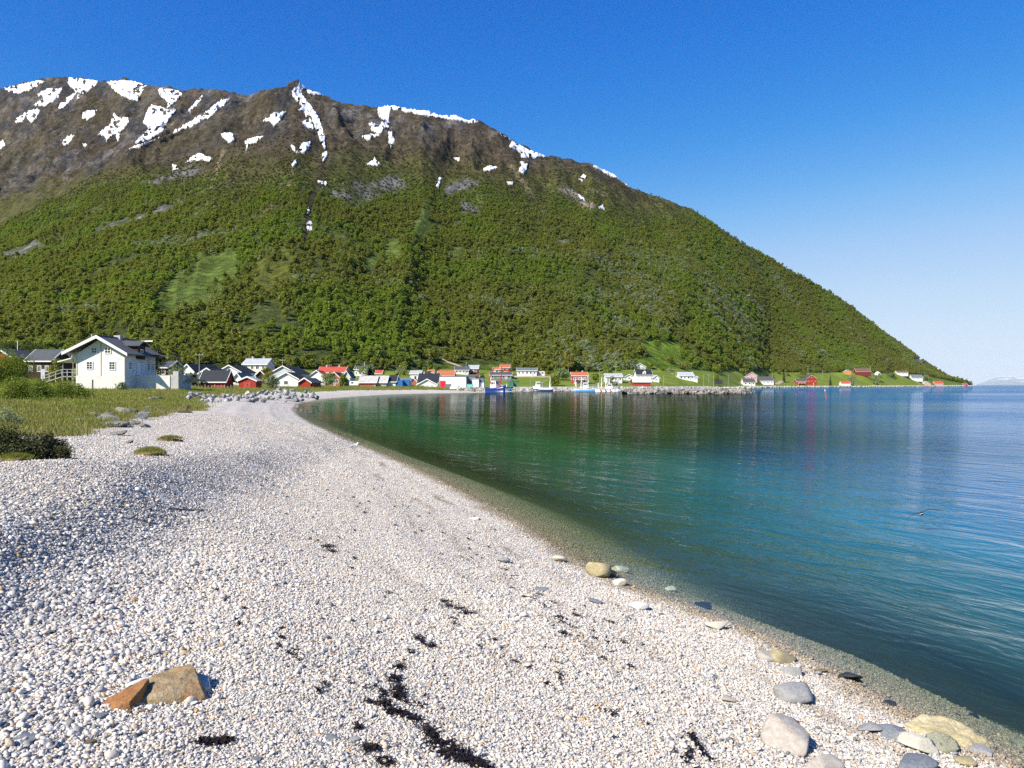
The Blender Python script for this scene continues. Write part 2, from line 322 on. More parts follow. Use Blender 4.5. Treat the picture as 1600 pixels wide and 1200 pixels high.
# ------------------------------------------------------------------ buildings of the village: measured table
# name, label, category, left, right, base row, eave row, ridge row (photo pixels), depth in m, 'g' gable / 'e' eaves / 'f' flat towards us, length back in m, yaw, wall, roof, options
HT = [
 ('red_cabin', 'brick red gabled cabin with white bargeboards at the left edge behind shrubs', 'cabin', -18,18, 592,558,546, 150,'g',8, 0,'red','slate', dict(win=0)),
 ('brown_cabin', 'dark brown cabin with slate grey roof left of the big white house', 'cabin', 42,80, 592,563,547.5, 150,'e',7, 0,'brown','slate', dict(win=3)),
 ('dark_house', 'dark walled house half hidden behind the right end of the white house', 'house', 232,262, 590,574,565, 172,'e',8, 0,'brown','slate', dict(win=2)),
 ('white_house', 'white gabled house with dark roof behind the tall fence side pole', 'house', 282,304, 592,580,569.5, 200,'g',13, -10,'white','black', dict(win=1)),
 ('white_annex', 'low white gabled annex in front of a dark roof near the parked cars', 'house', 312,335, 592,583,575.5, 192,'g',9, 0,'white','black', dict(win=0)),
 ('red_shed', 'long barn red shed with black roof behind the low picket fence', 'shed', 313.5,352, 608,595,581, 168,'e',4.8, 0,'red','black', dict(win=0)),
 ('white_house', 'white house with wide dark roof and small gable window behind the red sheds', 'house', 340,376, 600,581,571, 212,'g',12, 0,'white','black', dict(win=1, gwin=1)),
 ('white_garage', 'low white garage with blue grey roof squeezed between two red sheds', 'garage', 363,378, 603,592,583, 190,'g',9, 0,'white','greyblue', dict(win=1)),
 ('red_shed', 'small red gabled shed with pale metal roof and double doors', 'shed', 373,400, 608,595,589, 170,'g',3.8, 0,'red','metal', dict(win=0, door='reddoor')),
 ('white_house', 'tall two storey white house with light metal roof above the sheds', 'house', 380,416, 592,569,561, 240,'e',8.4, 0,'cream','metal', dict(win=4, floors=2, chimney=2)),
 ('brown_hut', 'dark brown hut with rusty gable beside the yellow green tree', 'hut', 400,414, 598,586,579, 205,'g',5, 0,'brown','brownroof', dict(win=0)),
 ('grey_white_house', 'long grey white house with black roof behind the nearer white gable', 'house', 422,462, 602,583,572, 228,'g',16, 0,'palegrey','black', dict(win=1)),
 ('white_house', 'white gabled house with one small window next to a bright red shed', 'house', 430,465.5, 605,592,582, 190,'g',9, 0,'white','black', dict(win=1, chimney=1)),
 ('red_shed', 'bright red gabled shed with slate roof and open dark side', 'shed', 467,485, 605,597,591, 183,'g',10, 0,'red','slate', dict(win=0)),
 ('red_roof_house', 'long white house under a bright red tiled roof', 'house', 497,537, 600,582,574, 275,'e',9, 0,'white','redroof', dict(win=3, chimney=2)),
 ('white_house', 'white gable house with low roof in front of the red tiled roof', 'house', 481,508, 603,589,579, 255,'g',8, 0,'white','redroof', dict(win=1)),
 ('brick_house', 'orange brown brick gable house between two leafy trees', 'house', 514,531, 603,590,582, 245,'g',9, 0,'brick','slate', dict(win=2)),
 ('grey_house', 'small grey house with white bargeboard right of the brick gable', 'house', 536,547, 603,588,580, 256,'g',8, 0,'palegrey','slate', dict(win=1)),
 ('white_house', 'small white house with flat dark roof beside the tall flagpole', 'house', 554,571, 590,577,572, 330,'e',8, 0,'white','slate', dict(win=3)),
 ('red_roof_hut', 'tiny white hut with red roof right of the dark spruce', 'hut', 587,596, 589,583.5,579, 352,'e',6, 0,'white','redroof', dict(win=1)),
 ('boathouse', 'boathouse with rust streaked metal roof and faded red doors', 'boathouse', 562,587, 604.5,597,588.5, 235,'e',6, 0,'fadedred','rust', dict(win=0, door='reddoor')),
 ('boathouse', 'grey plank boathouse with patchy galvanised roof beside the faded red doors', 'boathouse', 588,603.5, 604,597,588.5, 236,'e',6, 0,'greywood','rust', dict(win=1)),
 ('boathouse', 'boathouse with jet black roof and white front', 'boathouse', 605,618, 603,596,587.5, 238,'e',7, 0,'white','black', dict(win=0)),
 ('long_shed', 'long low pale grey shed roof behind the blue containers', 'shed', 618,640, 600,595,591, 272,'e',6, 0,'white','greyblue', dict(win=0)),
 ('white_house', 'small white house with plain grey roof above the black warehouse', 'house', 641,657, 596,584,579.5, 330,'e',8, 0,'white','metal', dict(win=1)),
 ('red_shed', 'low shed with faded red roof at the left of the black warehouse', 'shed', 640,652, 602,596.5,591, 282,'g',6, 0,'fadedred','redroof', dict(win=0)),
 ('warehouse', 'harbour warehouse with large pitch black roof', 'warehouse', 653,684, 604,598,585, 278,'e',12, 0,'white','black', dict(win=0, chimney=2)),
 ('white_boathouse', 'low white gable boathouse in front of the black warehouse roof', 'boathouse', 652,683, 605,601,592.5, 260,'g',6, 0,'white','black', dict(win=2)),
 ('orange_roof_house', 'red brown house with orange tiled roof above the white warehouse', 'house', 684,709, 594,587,580, 340,'e',9, 0,'darkred','orangeroof', dict(win=3)),
 ('warehouse', 'big plain white flat roofed fish warehouse with red door', 'warehouse', 687,728, 606,588.5,588, 258,'f',14, 0,'white','greyblue', dict(win=0, panels=3, door='brightred', doorx=(687,696), doory=595)),
 ('warehouse', 'tall blue grey corrugated warehouse beside the white one', 'warehouse', 729,743, 606,588,587.5, 264,'f',12, 0,'greyblue','greyblue', dict(win=0, panels=5)),
 ('white_tank_house', 'white stepped block with ice chute on the fish quay', 'building', 738,748, 607,592.5,592, 254,'f',5, 0,'white','metal', dict(win=0)),
 ('white_tank_house', 'smaller white block right of the stepped quay building', 'building', 749,756, 607,598,597.5, 255,'f',5, 0,'white','metal', dict(win=0)),
 ('grey_shed', 'grey flat shed behind the white quay blocks', 'shed', 744,756, 604,590.5,590, 276,'f',8, 0,'greyblue','slate', dict(win=0)),
 ('red_hut', 'tiny red hut among bushes behind the black warehouse', 'hut', 669,677, 587,582,578, 370,'e',6, 0,'darkred','orangeroof', dict(win=0)),
 ('white_house', 'low white house with charcoal roof left of the red barn', 'house', 711,732, 584,578,573, 385,'e',8, 0,'white','slate', dict(win=4)),
 ('red_barn', 'dark red barn with pale roof on the green slope', 'barn', 733,747, 583,576,571, 392,'e',9, 0,'darkred','metal', dict(win=2)),
 ('brown_roof_shed', 'shed with low brown roof below the dark red barn', 'shed', 731,748, 595,590.5,586, 320,'e',7, 0,'greywood','brownroof', dict(win=0)),
 ('red_house', 'red house with two tier orange roof above the blue fishing boat', 'house', 782,796, 584,574.5,570, 392,'e',9, 0,'red','orangeroof', dict(win=2, floors=2)),
 ('cream_annex', 'cream annex with white gable attached left of the red house', 'house', 771,781.5, 584,577,574, 391,'e',7, 0,'cream','orangeroof', dict(win=1)),
 ('grey_hall', 'long dark grey hall above the quay road', 'hall', 766,799, 593,586,582, 345,'e',9, 0,'darkgrey','slate', dict(win=4)),
 ('white_house', 'long white house with blue grey roof on the bare earth terrace', 'house', 808,838.5, 586.5,579,575, 376,'e',9, 0,'white','greyblue', dict(win=5)),
 ('cream_house', 'flat cream addition at the right end of the terrace house', 'house', 839,851, 586.5,579.5,576.5, 378,'f',8, 0,'cream','slate', dict(win=2)),
 ('red_house', 'red house with orange roof and white porch behind the moored trawlers', 'house', 894,918, 598,587,582, 342,'e',9, 0,'red','orangeroof', dict(win=3, chimney=1, porch=1)),
 ('white_house', 'white house with pale grey roof right of the trawler masts', 'house', 947,972, 597,588.5,584, 352,'e',9, 0,'white','metal', dict(win=4)),
 ('white_hut', 'small white gabled hut left of the big white villa', 'hut', 977,989, 593.5,588.5,585, 384,'g',7, 0,'white','slate', dict(win=1)),
 ('white_house', 'white gabled house highest on the slope above the villa', 'house', 991,1009, 577.5,573,568, 455,'g',11, 8,'white','slate', dict(win=3)),
 ('white_villa', 'large white villa with steep black roof and dormer', 'house', 995,1019, 594,585.5,578, 388,'e',10, 0,'white','black', dict(win=4, floors=2, dormer=1)),
 ('white_garage', 'small white gabled garage right of the villa', 'garage', 1020.5,1030, 595,590.5,586.5, 372,'g',7, 0,'white','metal', dict(win=0, door='greydoor')),
 ('boathouse', 'red gabled boathouse with rust stained white metal roof by the marina', 'boathouse', 990,1017, 601.5,596.5,590.5, 333,'e',8, 0,'red','whiterust', dict(win=0)),
 ('white_house', 'lone white farmhouse with grey roof on the open green meadow', 'house', 1062,1084, 593.5,587,582, 425,'e',9, 0,'white','metal', dict(win=4, floors=1)),
 ('white_shed', 'lean white shed at the right end of the meadow farmhouse', 'shed', 1085,1090, 594,589.5,588, 424,'e',5, 0,'white','metal', dict(win=0)),
 ('pink_house', 'pinkish house with purple black roof behind the shore cabin', 'house', 1166,1183, 594,586.5,582, 660,'g',10, 0,'pink','black', dict(win=3)),
 ('white_cabin', 'white shore cabin with dark roof left of the long white house', 'cabin', 1162,1180, 602,597,592, 600,'e',8, 0,'white','slate', dict(win=3)),
 ('white_house', 'long white house with dark roof near the curved gravel path', 'house', 1185,1209, 601,594.5,589, 745,'e',10, 0,'white','slate', dict(win=4)),
 ('red_house', 'red gabled shore house with dark roof and white windows', 'house', 1261,1276, 601,591.5,586, 850,'g',13, 0,'red','slate', dict(win=3, gwin=1)),
 ('red_annex', 'low red annex with white balcony left of the red shore house', 'house', 1245,1260, 601,596,592.5, 850,'e',9, 0,'red','slate', dict(win=2, porch=1)),
 ('white_hut', 'white shore hut with pale red roof', 'hut', 1315,1329, 602.5,599,596, 915,'e',7, 0,'white','redroof', dict(win=0)),
 ('orange_hut', 'tiny orange hut up on the slope left of the dark red barn', 'hut', 1320,1330, 583.5,580.5,578, 985,'g',6, 0,'orange','metal', dict(win=0)),
 ('red_barn', 'dark red long barn high on the right hand slope', 'barn', 1338,1361, 585.5,580.5,576, 1005,'e',10, 0,'darkred','brownroof', dict(win=0)),
 ('white_house', 'distant white house with reddish chimney near the rocky end of the mountain', 'house', 1402,1419, 585.5,582,579.5, 1112,'e',9, 0,'white','brownroof', dict(win=3)),
 ('white_house', 'distant white house with blue roof above the shore huts', 'house', 1425,1442, 594,590,586, 1120,'e',9, 0,'white','greyblue', dict(win=3)),
 ('pink_hut', 'pale pink gabled shore hut near the far point', 'hut', 1443,1454, 603,600,596, 1140,'g',9, 0,'pink','metal', dict(win=1)),
 ('red_hut', 'brick red roofed shore hut right of the pale pink hut', 'hut', 1461,1474, 602.7,599.5,596, 1190,'e',9, 0,'pink','redroof', dict(win=0)),
 ('red_hut', 'tiny red hut at the waterline near the far point', 'hut', 1505,1512, 602,600.5,599, 1345,'e',8, 0,'red','redroof', dict(win=0)),
]
HOUSE_Z = 110.0; HOUSE_ZB = EYE-(609.8-HOR)/F_PX*HOUSE_Z
SITES.append(((157-800)/F_PX*HOUSE_Z, HOUSE_Z+5, HOUSE_ZB, 14)); SITES.append(((228-800)/F_PX*HOUSE_Z, HOUSE_Z+3, HOUSE_ZB, 9))
for h in HT:
    (name, label, cat, x0, x1, yb, ye, yt, Z, kind, D, yaw, wm_, rm_, op) = h
    W = (x1-x0)/F_PX*Z; xc = ((x0+x1)/2-800)/F_PX*Z
    SITES.append((xc, Z+D/2, EYE-(yb-HOR)/F_PX*Z, max(W, D)*0.75+4))
pin_sites()
# ------------------------------------------------------------------ terrain meshes
_th = np.concatenate([np.arange(-180, -112, 6), np.arange(-112, -62, 1.2), np.arange(-62, -36.5, 0.4), np.arange(-36.5, 36.5, 0.088),
                      np.arange(36.5, 62, 0.6), np.arange(62, 180.1, 6)])
_th = R(1)*_th
def qrows(a):
    return np.concatenate([[0.25], np.geomspace(0.6, 24, 92)[:-1], np.geomspace(24, 300, 130)[:-1], np.linspace(300, 1300, 205)[:-1], np.linspace(1300, 2320, 185)[:-1], np.geomspace(2320, 3900, 8)])
_r = qrows(0)
TH, RR = np.meshgrid(_th, _r, indexing='ij')
GX = RR*np.sin(TH)/np.maximum(np.cos(TH), 0.74); GY = RR*np.cos(TH)/np.maximum(np.cos(TH), 0.74)
GH, GD, GPX, GQ, GT0, GT1 = ground(GX.ravel(), GY.ravel(), True)
GPY = row(GH, np.maximum(GQ, 0.1))
nth, nr = TH.shape
idx = np.arange(nth*nr).reshape(nth, nr)
quads = np.stack([idx[:-1, :-1].ravel(), idx[1:, :-1].ravel(), idx[1:, 1:].ravel(), idx[:-1, 1:].ravel()], 1)
grass_edge = 10.2 + 1.1*fbm(GX.ravel()/4, GY.ravel()/4, 3, 41) - 7.5*sstep(222, 240, GY.ravel())
grass_edge = grass_edge - 2.4*np.exp(-((GY.ravel()-52)/16)**2) 
fd = (GD-grass_edge)[quads].mean(1); fs = GD[quads].mean(1); fm = GT1[quads].mean(1)
zmax = GH[quads].max(1); rmin = RR.ravel()[quads].min(1)
vis = ~((zmax < -4.5) & (fs < -35))
k_sea = (fs < -6) & vis; k_beach = (fs >= -6) & (fd < 0); k_mt = (fm > 0.0) & ~k_sea & ~k_beach; k_mead = ~(k_sea | k_beach | k_mt) & vis
V3 = np.stack([GX.ravel(), GY.ravel(), GH], 1)
def submesh(name, mask, mat, attrs=()):
    q = quads[mask]; used, inv = np.unique(q, return_inverse=True)
    m = npmesh(name, V3[used], inv.reshape(q.shape), [mat], True)
    for an, arr, typ in attrs: fattr(m, an, arr[used], typ)
    o = link(name, m); o['kind'] = 'structure'; return o

# ground colour on the mountain: cover that really grows or lies there
px, py, z = GPX, GPY, GH
nA = fbm(GX.ravel()/90, GY.ravel()/90, 4, 51); nB = fbm(GX.ravel()/22, GY.ravel()/22, 4, 53); nC = fbm(GX.ravel()/240, GY.ravel()/240, 3, 55)
def blob(cx, cy, rx, ry, ang=0.0, soft=0.45, px=px, py=py, n=None):
    c, s = math.cos(R(ang)), math.sin(R(ang)); dx = px-cx; dy = py-cy
    u = (dx*c+dy*s)/rx; v = (-dx*s+dy*c)/ry
    return 1-sstep(1-soft, 1+soft, np.sqrt(u*u+v*v)+(0.8*fbm(px/13, py/9, 4, 97)))
TREELINE = 205
def treeline(px_, nA_): return np.interp(px_, [-1500, 0, 200, 400, 500, 640, 850, 1000, 1130], [300, 305, 285, 226, 225, 262, 278, 268, 330.]) + 34*nA_
tl = treeline(px, nA)
MEADOWS = [(318, 432, 66, 30, -30), (285, 455, 40, 22, -25), (352, 412, 34, 18, -40), (432, 428, 30, 34, -55), (300, 474, 40, 15, -18), (268, 487, 20, 8, -15), (612, 392, 14, 26, 15), (580, 415, 9, 22, 25), (660, 352, 12, 22, 10), (1040, 552, 46, 19, 0), (1022, 568, 44, 14, 10), (1008, 545, 10, 8, 0), (610, 588, 66, 8, 0), (700, 578, 48, 13, 12), (760, 571, 36, 11, -8), (1062, 577, 44, 7, 0), (1100, 582, 50, 5, 0), (1160, 583, 40, 5, 0), (450, 562, 22, 6, 0)]
ROCKS = [(733, 326, 15, 12, 20), (560, 302, 46, 15, -14), (612, 290, 20, 12, 0), (402, 370, 9, 8, 0), (312, 370, 30, 6, -22), (716, 348, 7, 4, 0), (880, 378, 12, 5, -10),
         (905, 310, 26, 6, 30), (40, 390, 34, 9, -20), (275, 275, 40, 9, -14), (190, 350, 60, 5, -18), (720, 292, 22, 8, -15), (250, 330, 40, 6, -20), (1385, 562, 6, 3, 30), (1437, 566, 13, 4, 32)]
GULLIES = [[(462,262),(452,285),(430,310),(405,345)], [(350,232),(340,262),(328,290)], [(505,258),(492,300),(482,335),(478,372)], [(395,232),(372,262),(350,298)], [(700,235),(690,260),(686,300)], [(800,262),(828,300),(850,330)]]
col = np.zeros((len(z), 3)); C = lambda *a: np.array(a)[None, :]
def lay(mask, c):
    global col
    col = col*(1-mask[:, None]) + np.broadcast_to(c, col.shape)*mask[:, None]
forest_floor = C(.075, .095, .024); heath = C(.072, .057, .037); olive = C(.082, .082, .026); rockc = C(.112, .102, .095); darkrock = C(.046, .045, .048)
lay(np.ones(len(z)), forest_floor)
lay(sstep(-30, 25, z-tl), olive*(1+0.25*nB[:, None]))
lay(sstep(10, 75, z-tl+25*nB), heath*(1+0.5*nA[:, None]+0.3*nB[:, None]))
bk = sstep(-10, 50, GQ-np.interp(px, RQC, RQ))*(px < 470)
lay(bk, heath*(1+0.5*nA[:, None]+0.3*nB[:, None]))
lay(bk*sstep(400, 300, z+40*nB), olive*(1+0.3*nB[:, None]))
hi = np.maximum(sstep(40, 130, z-tl), bk*sstep(300, 400, z+40*nB))
lay(hi*sstep(0.05, 0.35, fbm(GX.ravel()/30, GY.ravel()/60, 4, 57)), rockc*(1+0.5*nB[:, None]))
lay(hi*sstep(0.02, 0.22, fbm(px/26, py/20, 4, 59))*sstep(560, 420, px), darkrock*(1+0.5*nB[:, None]))
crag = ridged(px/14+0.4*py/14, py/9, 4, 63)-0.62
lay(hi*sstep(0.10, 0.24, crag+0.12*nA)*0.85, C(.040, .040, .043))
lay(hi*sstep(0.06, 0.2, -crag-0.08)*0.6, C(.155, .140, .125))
lay(hi*sstep(0.10, 0.4, -nC+0.4*nB)*0.55, C(.080, .066, .036))
for b in ROCKS: lay(blob(*b)*0.9*sstep(-0.45, 0.25, nB), C(.17, .165, .168)*(1+0.4*fbm(px/4, py/4, 2, 61)[:, None]))
for i, g in enumerate(GULLIES):
    dd = polydist(px+3*nB, py, g)
    lay(np.exp(-(dd/(3.2 if i != 2 else 7))**2)*(0.75 if i in (0, 1) else 0.7), C(.23, .185, .115) if i in (0, 1, 5) else C(.055, .038, .028))
lay(blob(915, 305, 38, 16, 25)*sstep(0.0, .4, nB)*0.8, C(.26, .21, .15))
mead = np.zeros(len(z))
for b in MEADOWS:
    m_ = blob(*b, soft=0.7); mead = np.maximum(mead, m_); lay(m_*0.9, C(.105, .150, .028)*(1+0.35*nB[:, None]))
lay(blob(432, 428, 30, 34, -55)*0.8, C(.125, .130, .022))
lay(blob(1036, 558, 48, 24)*0.85, C(.145, .225, .020))
col4 = np.concatenate([np.clip(col, 0, 1), np.ones((len(z), 1))], 1)

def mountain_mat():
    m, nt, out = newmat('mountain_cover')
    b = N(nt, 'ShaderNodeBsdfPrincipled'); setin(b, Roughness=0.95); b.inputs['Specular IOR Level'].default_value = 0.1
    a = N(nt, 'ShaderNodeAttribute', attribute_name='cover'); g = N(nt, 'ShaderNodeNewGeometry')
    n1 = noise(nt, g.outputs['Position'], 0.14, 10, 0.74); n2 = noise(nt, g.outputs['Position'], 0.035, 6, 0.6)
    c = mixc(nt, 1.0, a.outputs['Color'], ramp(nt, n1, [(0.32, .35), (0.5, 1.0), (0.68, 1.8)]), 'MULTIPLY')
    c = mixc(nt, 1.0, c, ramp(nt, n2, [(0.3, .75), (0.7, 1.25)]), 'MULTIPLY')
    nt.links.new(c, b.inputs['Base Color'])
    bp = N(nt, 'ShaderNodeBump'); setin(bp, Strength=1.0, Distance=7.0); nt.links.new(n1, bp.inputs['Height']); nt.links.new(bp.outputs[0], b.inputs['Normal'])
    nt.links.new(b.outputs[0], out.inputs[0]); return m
def tide_lines(nt, P, z):
    """drift lines left by falling water: they follow the height of the beach"""
    zn = mth(nt, 'ADD', z, mth(nt, 'MULTIPLY', mth(nt, 'SUBTRACT', noise(nt, P, 0.5, 4, 0.6), 0.5), 0.10))
    lines = mth(nt, 'SINE', mth(nt, 'MULTIPLY', zn, 62.0))
    a = mth(nt, 'MULTIPLY', ramp(nt, lines, [(0.55, 0.0), (0.95, 1.0)]), ramp(nt, noise(nt, P, 0.45, 4, 0.65), [(0.46, 0.0), (0.62, 1.0)]))
    return mth(nt, 'MULTIPLY', a, ramp(nt, z, [(0.06, 0.0), (0.12, 0.75), (0.30, 0.6), (0.55, 0.0)]))
def pebble_ground_mat():
    m, nt, out = newmat('pebble_ground')
    b = N(nt, 'ShaderNodeBsdfPrincipled'); g = N(nt, 'ShaderNodeNewGeometry'); b.inputs['Specular IOR Level'].default_value = 0.3
    P = g.outputs['Position']
    vo = N(nt, 'ShaderNodeTexVoronoi'); setin(vo, Scale=26.0); nt.links.new(P, vo.inputs['Vector'])
    sep = N(nt, 'ShaderNodeSeparateColor'); nt.links.new(vo.outputs['Color'], sep.inputs[0])
    c = ramp(nt, sep.outputs[0], PEB_STOPS, 'CONSTANT')
    gap = ramp(nt, vo.outputs['Distance'], [(0.4, 1.05), (0.8, 0.72)])  # shade between the pebbles painted in as darker cell rims
    c = mixc(nt, 1.0, c, gap, 'MULTIPLY')
    # tide lines of finer, browner gravel
    big = noise(nt, P, 0.35, 5, 0.6)
    c = mixc(nt, ramp(nt, big, [(0.48, 0.0), (0.7, 0.5)]), c, (0.60, 0.55, 0.48))
    sp = N(nt, 'ShaderNodeSeparateXYZ'); nt.links.new(P, sp.inputs[0])
    zz = mth(nt, 'ADD', sp.outputs[2], mth(nt, 'MULTIPLY', mth(nt, 'SUBTRACT', noise(nt, P, 1.2, 5, 0.6), 0.5), 0.10))
    wet = ramp(nt, zz, [(0.015, 1.0), (0.06, 0.0)])
    c = mixc(nt, wet, c, mixc(nt, 1.0, c, (0.58, 0.52, 0.42), 'MULTIPLY'))
    tide = tide_lines(nt, P, sp.outputs[2]) if True else mth(nt, 'MULTIPLY', ramp(nt, zz, [(0.08, 0.0), (0.16, 0.6), (0.34, 0.35), (0.42, 0.0)]), ramp(nt, noise(nt, P, 0.8, 6, 0.65, 0.6), [(0.45, 0.0), (0.62, 1.0)]))
    c = mixc(nt, tide, c, (0.24, 0.19, 0.14))
    nt.links.new(c, b.inputs['Base Color']); nt.links.new(ramp(nt, wet, [(0, 0.8), (1, 0.35)]), b.inputs['Roughness'])
    bp = N(nt, 'ShaderNodeBump'); setin(bp, Strength=0.8, Distance=0.03); bp.invert = True
    nt.links.new(vo.outputs['Distance'], bp.inputs['Height']); nt.links.new(bp.outputs[0], b.inputs['Normal'])
    nt.links.new(b.outputs[0], out.inputs[0]); return m
PEB_STOPS = [(0, (.60,.55,.485)), (.22, (.70,.65,.575)), (.44, (.63,.55,.45)), (.53, (.45,.435,.42)), (.66, (.57,.51,.44)), (.75, (.33,.325,.325)), (.84, (.24,.24,.245)), (.88, (.55,.43,.30)), (.93, (.15,.15,.16)), (.97, (.47,.30,.15))]
def seabed_mat():
    m, nt, out = newmat('seabed_gravel')
    b = N(nt, 'ShaderNodeBsdfPrincipled'); g = N(nt, 'ShaderNodeNewGeometry'); setin(b, Roughness=0.8)
    c = ramp(nt, noise(nt, g.outputs['Position'], 3.0, 6, 0.7), [(0.35, (.07,.06,.04)), (0.5, (.16,.14,.10)), (0.66, (.34,.31,.25))])
    nt.links.new(c, b.inputs['Base Color']); nt.links.new(b.outputs[0], out.inputs[0]); return m
def meadow_mat():
    m, nt, out = newmat('meadow_grass_ground')
    b = N(nt, 'ShaderNodeBsdfPrincipled'); g = N(nt, 'ShaderNodeNewGeometry'); setin(b, Roughness=0.95); b.inputs['Specular IOR Level'].default_value = 0.1
    P = g.outputs['Position']
    c = ramp(nt, noise(nt, P, 0.09, 6, 0.6), [(0.3, (.10,.138,.022)), (0.5, (.135,.188,.025)), (0.68, (.185,.205,.040))])
    c = mixc(nt, 1.0, c, ramp(nt, noise(nt, P, 2.2, 5, 0.7), [(0.3, .6), (0.7, 1.35)]), 'MULTIPLY')
    c = mixc(nt, ramp(nt, noise(nt, P, 0.05, 4, 0.6), [(0.60, 0.0), (0.72, 0.5)]), c, (.16, .13, .07))
    nt.links.new(c, b.inputs['Base Color'])
    bp = N(nt, 'ShaderNodeBump'); setin(bp, Strength=0.8, Distance=0.15); nt.links.new(noise(nt, P, 3.0, 5, 0.7), bp.inputs['Height']); nt.links.new(bp.outputs[0], b.inputs['Normal'])
    nt.links.new(b.outputs[0], out.inputs[0]); return m
M_PEB = pebble_ground_mat()
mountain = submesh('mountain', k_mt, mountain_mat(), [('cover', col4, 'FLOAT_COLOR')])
tag(mountain, 'steep birch covered mountain with brown rocky summit ridge', None)
beach = submesh('beach', k_beach, M_PEB); tag(beach, 'curving white pebble beach')
seabed_mat(); seabed = submesh('seabed', k_sea, M_PEB); tag(seabed, 'gravel bottom of the bay under the clear water')
meadow = submesh('meadow', k_mead, meadow_mat()); tag(meadow, 'green coastal meadow between the beach and the wooded slope')

# ------------------------------------------------------------------ water
def water_mat():
    m, nt, out = newmat('sea_water')
    g = N(nt, 'ShaderNodeNewGeometry'); P = g.outputs['Position']
    mp = N(nt, 'ShaderNodeMapping', vector_type='TEXTURE'); nt.links.new(P, mp.inputs['Vector'])   # crests run almost along the shore
    mp.inputs['Rotation'].default_value = (0, 0, R(34)); mp.inputs['Scale'].default_value = (0.72, 1.9, 1)
    W = mp.outputs[0]
    n1 = noise(nt, W, 3.4, 4, 0.6, 0.4); n2 = noise(nt, W, 1.0, 4, 0.55, 0.5); n3 = noise(nt, W, 0.16, 2, 0.5); n4 = noise(nt, W, 10.0, 2, 0.5)
    gust = ramp(nt, noise(nt, P, 0.018, 4, 0.6), [(0.38, 0.40), (0.62, 1.35)])
    h = mth(nt, 'ADD', mth(nt, 'MULTIPLY', n1, 0.045), mth(nt, 'ADD', mth(nt, 'MULTIPLY', n2, 0.22), mth(nt, 'ADD', mth(nt, 'MULTIPLY', n3, 0.30), mth(nt, 'MULTIPLY', n4, 0.010))))
    h = mth(nt, 'MULTIPLY', h, gust)
    sp = N(nt, 'ShaderNodeAttribute', attribute_name='calm')
    h = mth(nt, 'MULTIPLY', h, sp.outputs['Fac'])
    bp = N(nt, 'ShaderNodeBump'); setin(bp, Strength=1.0, Distance=1.0); nt.links.new(h, bp.inputs['Height'])
    nrm = bp.outputs[0]
    dt = N(nt, 'ShaderNodeVectorMath'); dt.operation = 'DOT_PRODUCT'; nt.links.new(nrm, dt.inputs[0]); nt.links.new(g.outputs['Incoming'], dt.inputs[1])
    op_ = N(nt, 'ShaderNodeAttribute', attribute_name='open')
    soft = mth(nt, 'SUBTRACT', 0.16, mth(nt, 'MULTIPLY', op_.outputs['Fac'], 0.12))
    fres = mth(nt, 'ADD', 0.02, mth(nt, 'MULTIPLY', 0.98, mth(nt, 'POWER', mth(nt, 'MAXIMUM', mth(nt, 'SUBTRACT', 1.0, mth(nt, 'ADD', soft, mth(nt, 'ABSOLUTE', dt.outputs['Value']))), 0.0), 5.0)))
    gl = N(nt, 'ShaderNodeBsdfGlossy'); setin(gl, Roughness=0.03); nt.links.new(nrm, gl.inputs['Normal']); gl.inputs['Color'].default_value = (.85, .85, .85, 1)
    dp = N(nt, 'ShaderNodeAttribute', attribute_name='depth'); D = dp.outputs['Fac']
    tr = N(nt, 'ShaderNodeBsdfTransparent')
    nt.links.new(ramp(nt, mth(nt, 'MULTIPLY', D, 0.4), [(0, (.93,.95,.92)), (0.1, (.74,.88,.78)), (0.35, (.42,.66,.55)), (1, (.18,.46,.36))]), tr.inputs[0])
    body = N(nt, 'ShaderNodeBsdfDiffuse')
    bay = ramp(nt, mth(nt, 'MULTIPLY', D, 0.1), [(0, (.060,.085,.042)), (0.06, (.050,.115,.055)), (0.16, (.016,.096,.038)), (0.38, (.003,.024,.009)), (0.8, (.001,.012,.006))])
    fj = ramp(nt, mth(nt, 'MULTIPLY', D, 0.1), [(0, (.090,.130,.100)), (0.07, (.055,.165,.150)), (0.16, (.014,.150,.195)), (0.4, (.001,.098,.250))])
    op_ = N(nt, 'ShaderNodeAttribute', attribute_name='open')
    nt.links.new(mixc(nt, op_.outputs['Fac'], bay, fj), body.inputs[0])  # depth colour, with forest and sky reflections put in as green and blue
    murk = mth(nt, 'SUBTRACT', 1.0, mth(nt, 'POWER', 2.718, mth(nt, 'MULTIPLY', D, -0.6)))
    murk = mth(nt, 'MINIMUM', mth(nt, 'ADD', murk, ramp(nt, mth(nt, 'MULTIPLY', D, 0.1), [(0.20, 0.0), (0.38, 1.0)])), 1.0)
    mx = N(nt, 'ShaderNodeMixShader'); nt.links.new(murk, mx.inputs[0]); nt.links.new(tr.outputs[0], mx.inputs[1]); nt.links.new(body.outputs[0], mx.inputs[2])
    m2 = N(nt, 'ShaderNodeMixShader'); nt.links.new(fres, m2.inputs[0]); nt.links.new(mx.outputs[0], m2.inputs[1]); nt.links.new(gl.outputs[0], m2.inputs[2])
    nt.links.new(m2.outputs[0], out.inputs[0]); return m
_wt = R(1)*np.concatenate([np.arange(-180, -40, 4), np.arange(-40, 42, 0.22), np.arange(42, 180.1, 4)])
_wr = np.concatenate([[0.25], np.geomspace(1, 420, 260), np.geomspace(430, 42000, 60)])
WT, WR = np.meshgrid(_wt, _wr, indexing='ij'); WX = WR*np.sin(WT); WY = WR*np.cos(WT)
wd = shore_d(WX.ravel(), WY.ravel()); wz = ground0(WX.ravel(), WY.ravel(), False)
wi = np.arange(WT.size).reshape(WT.shape)
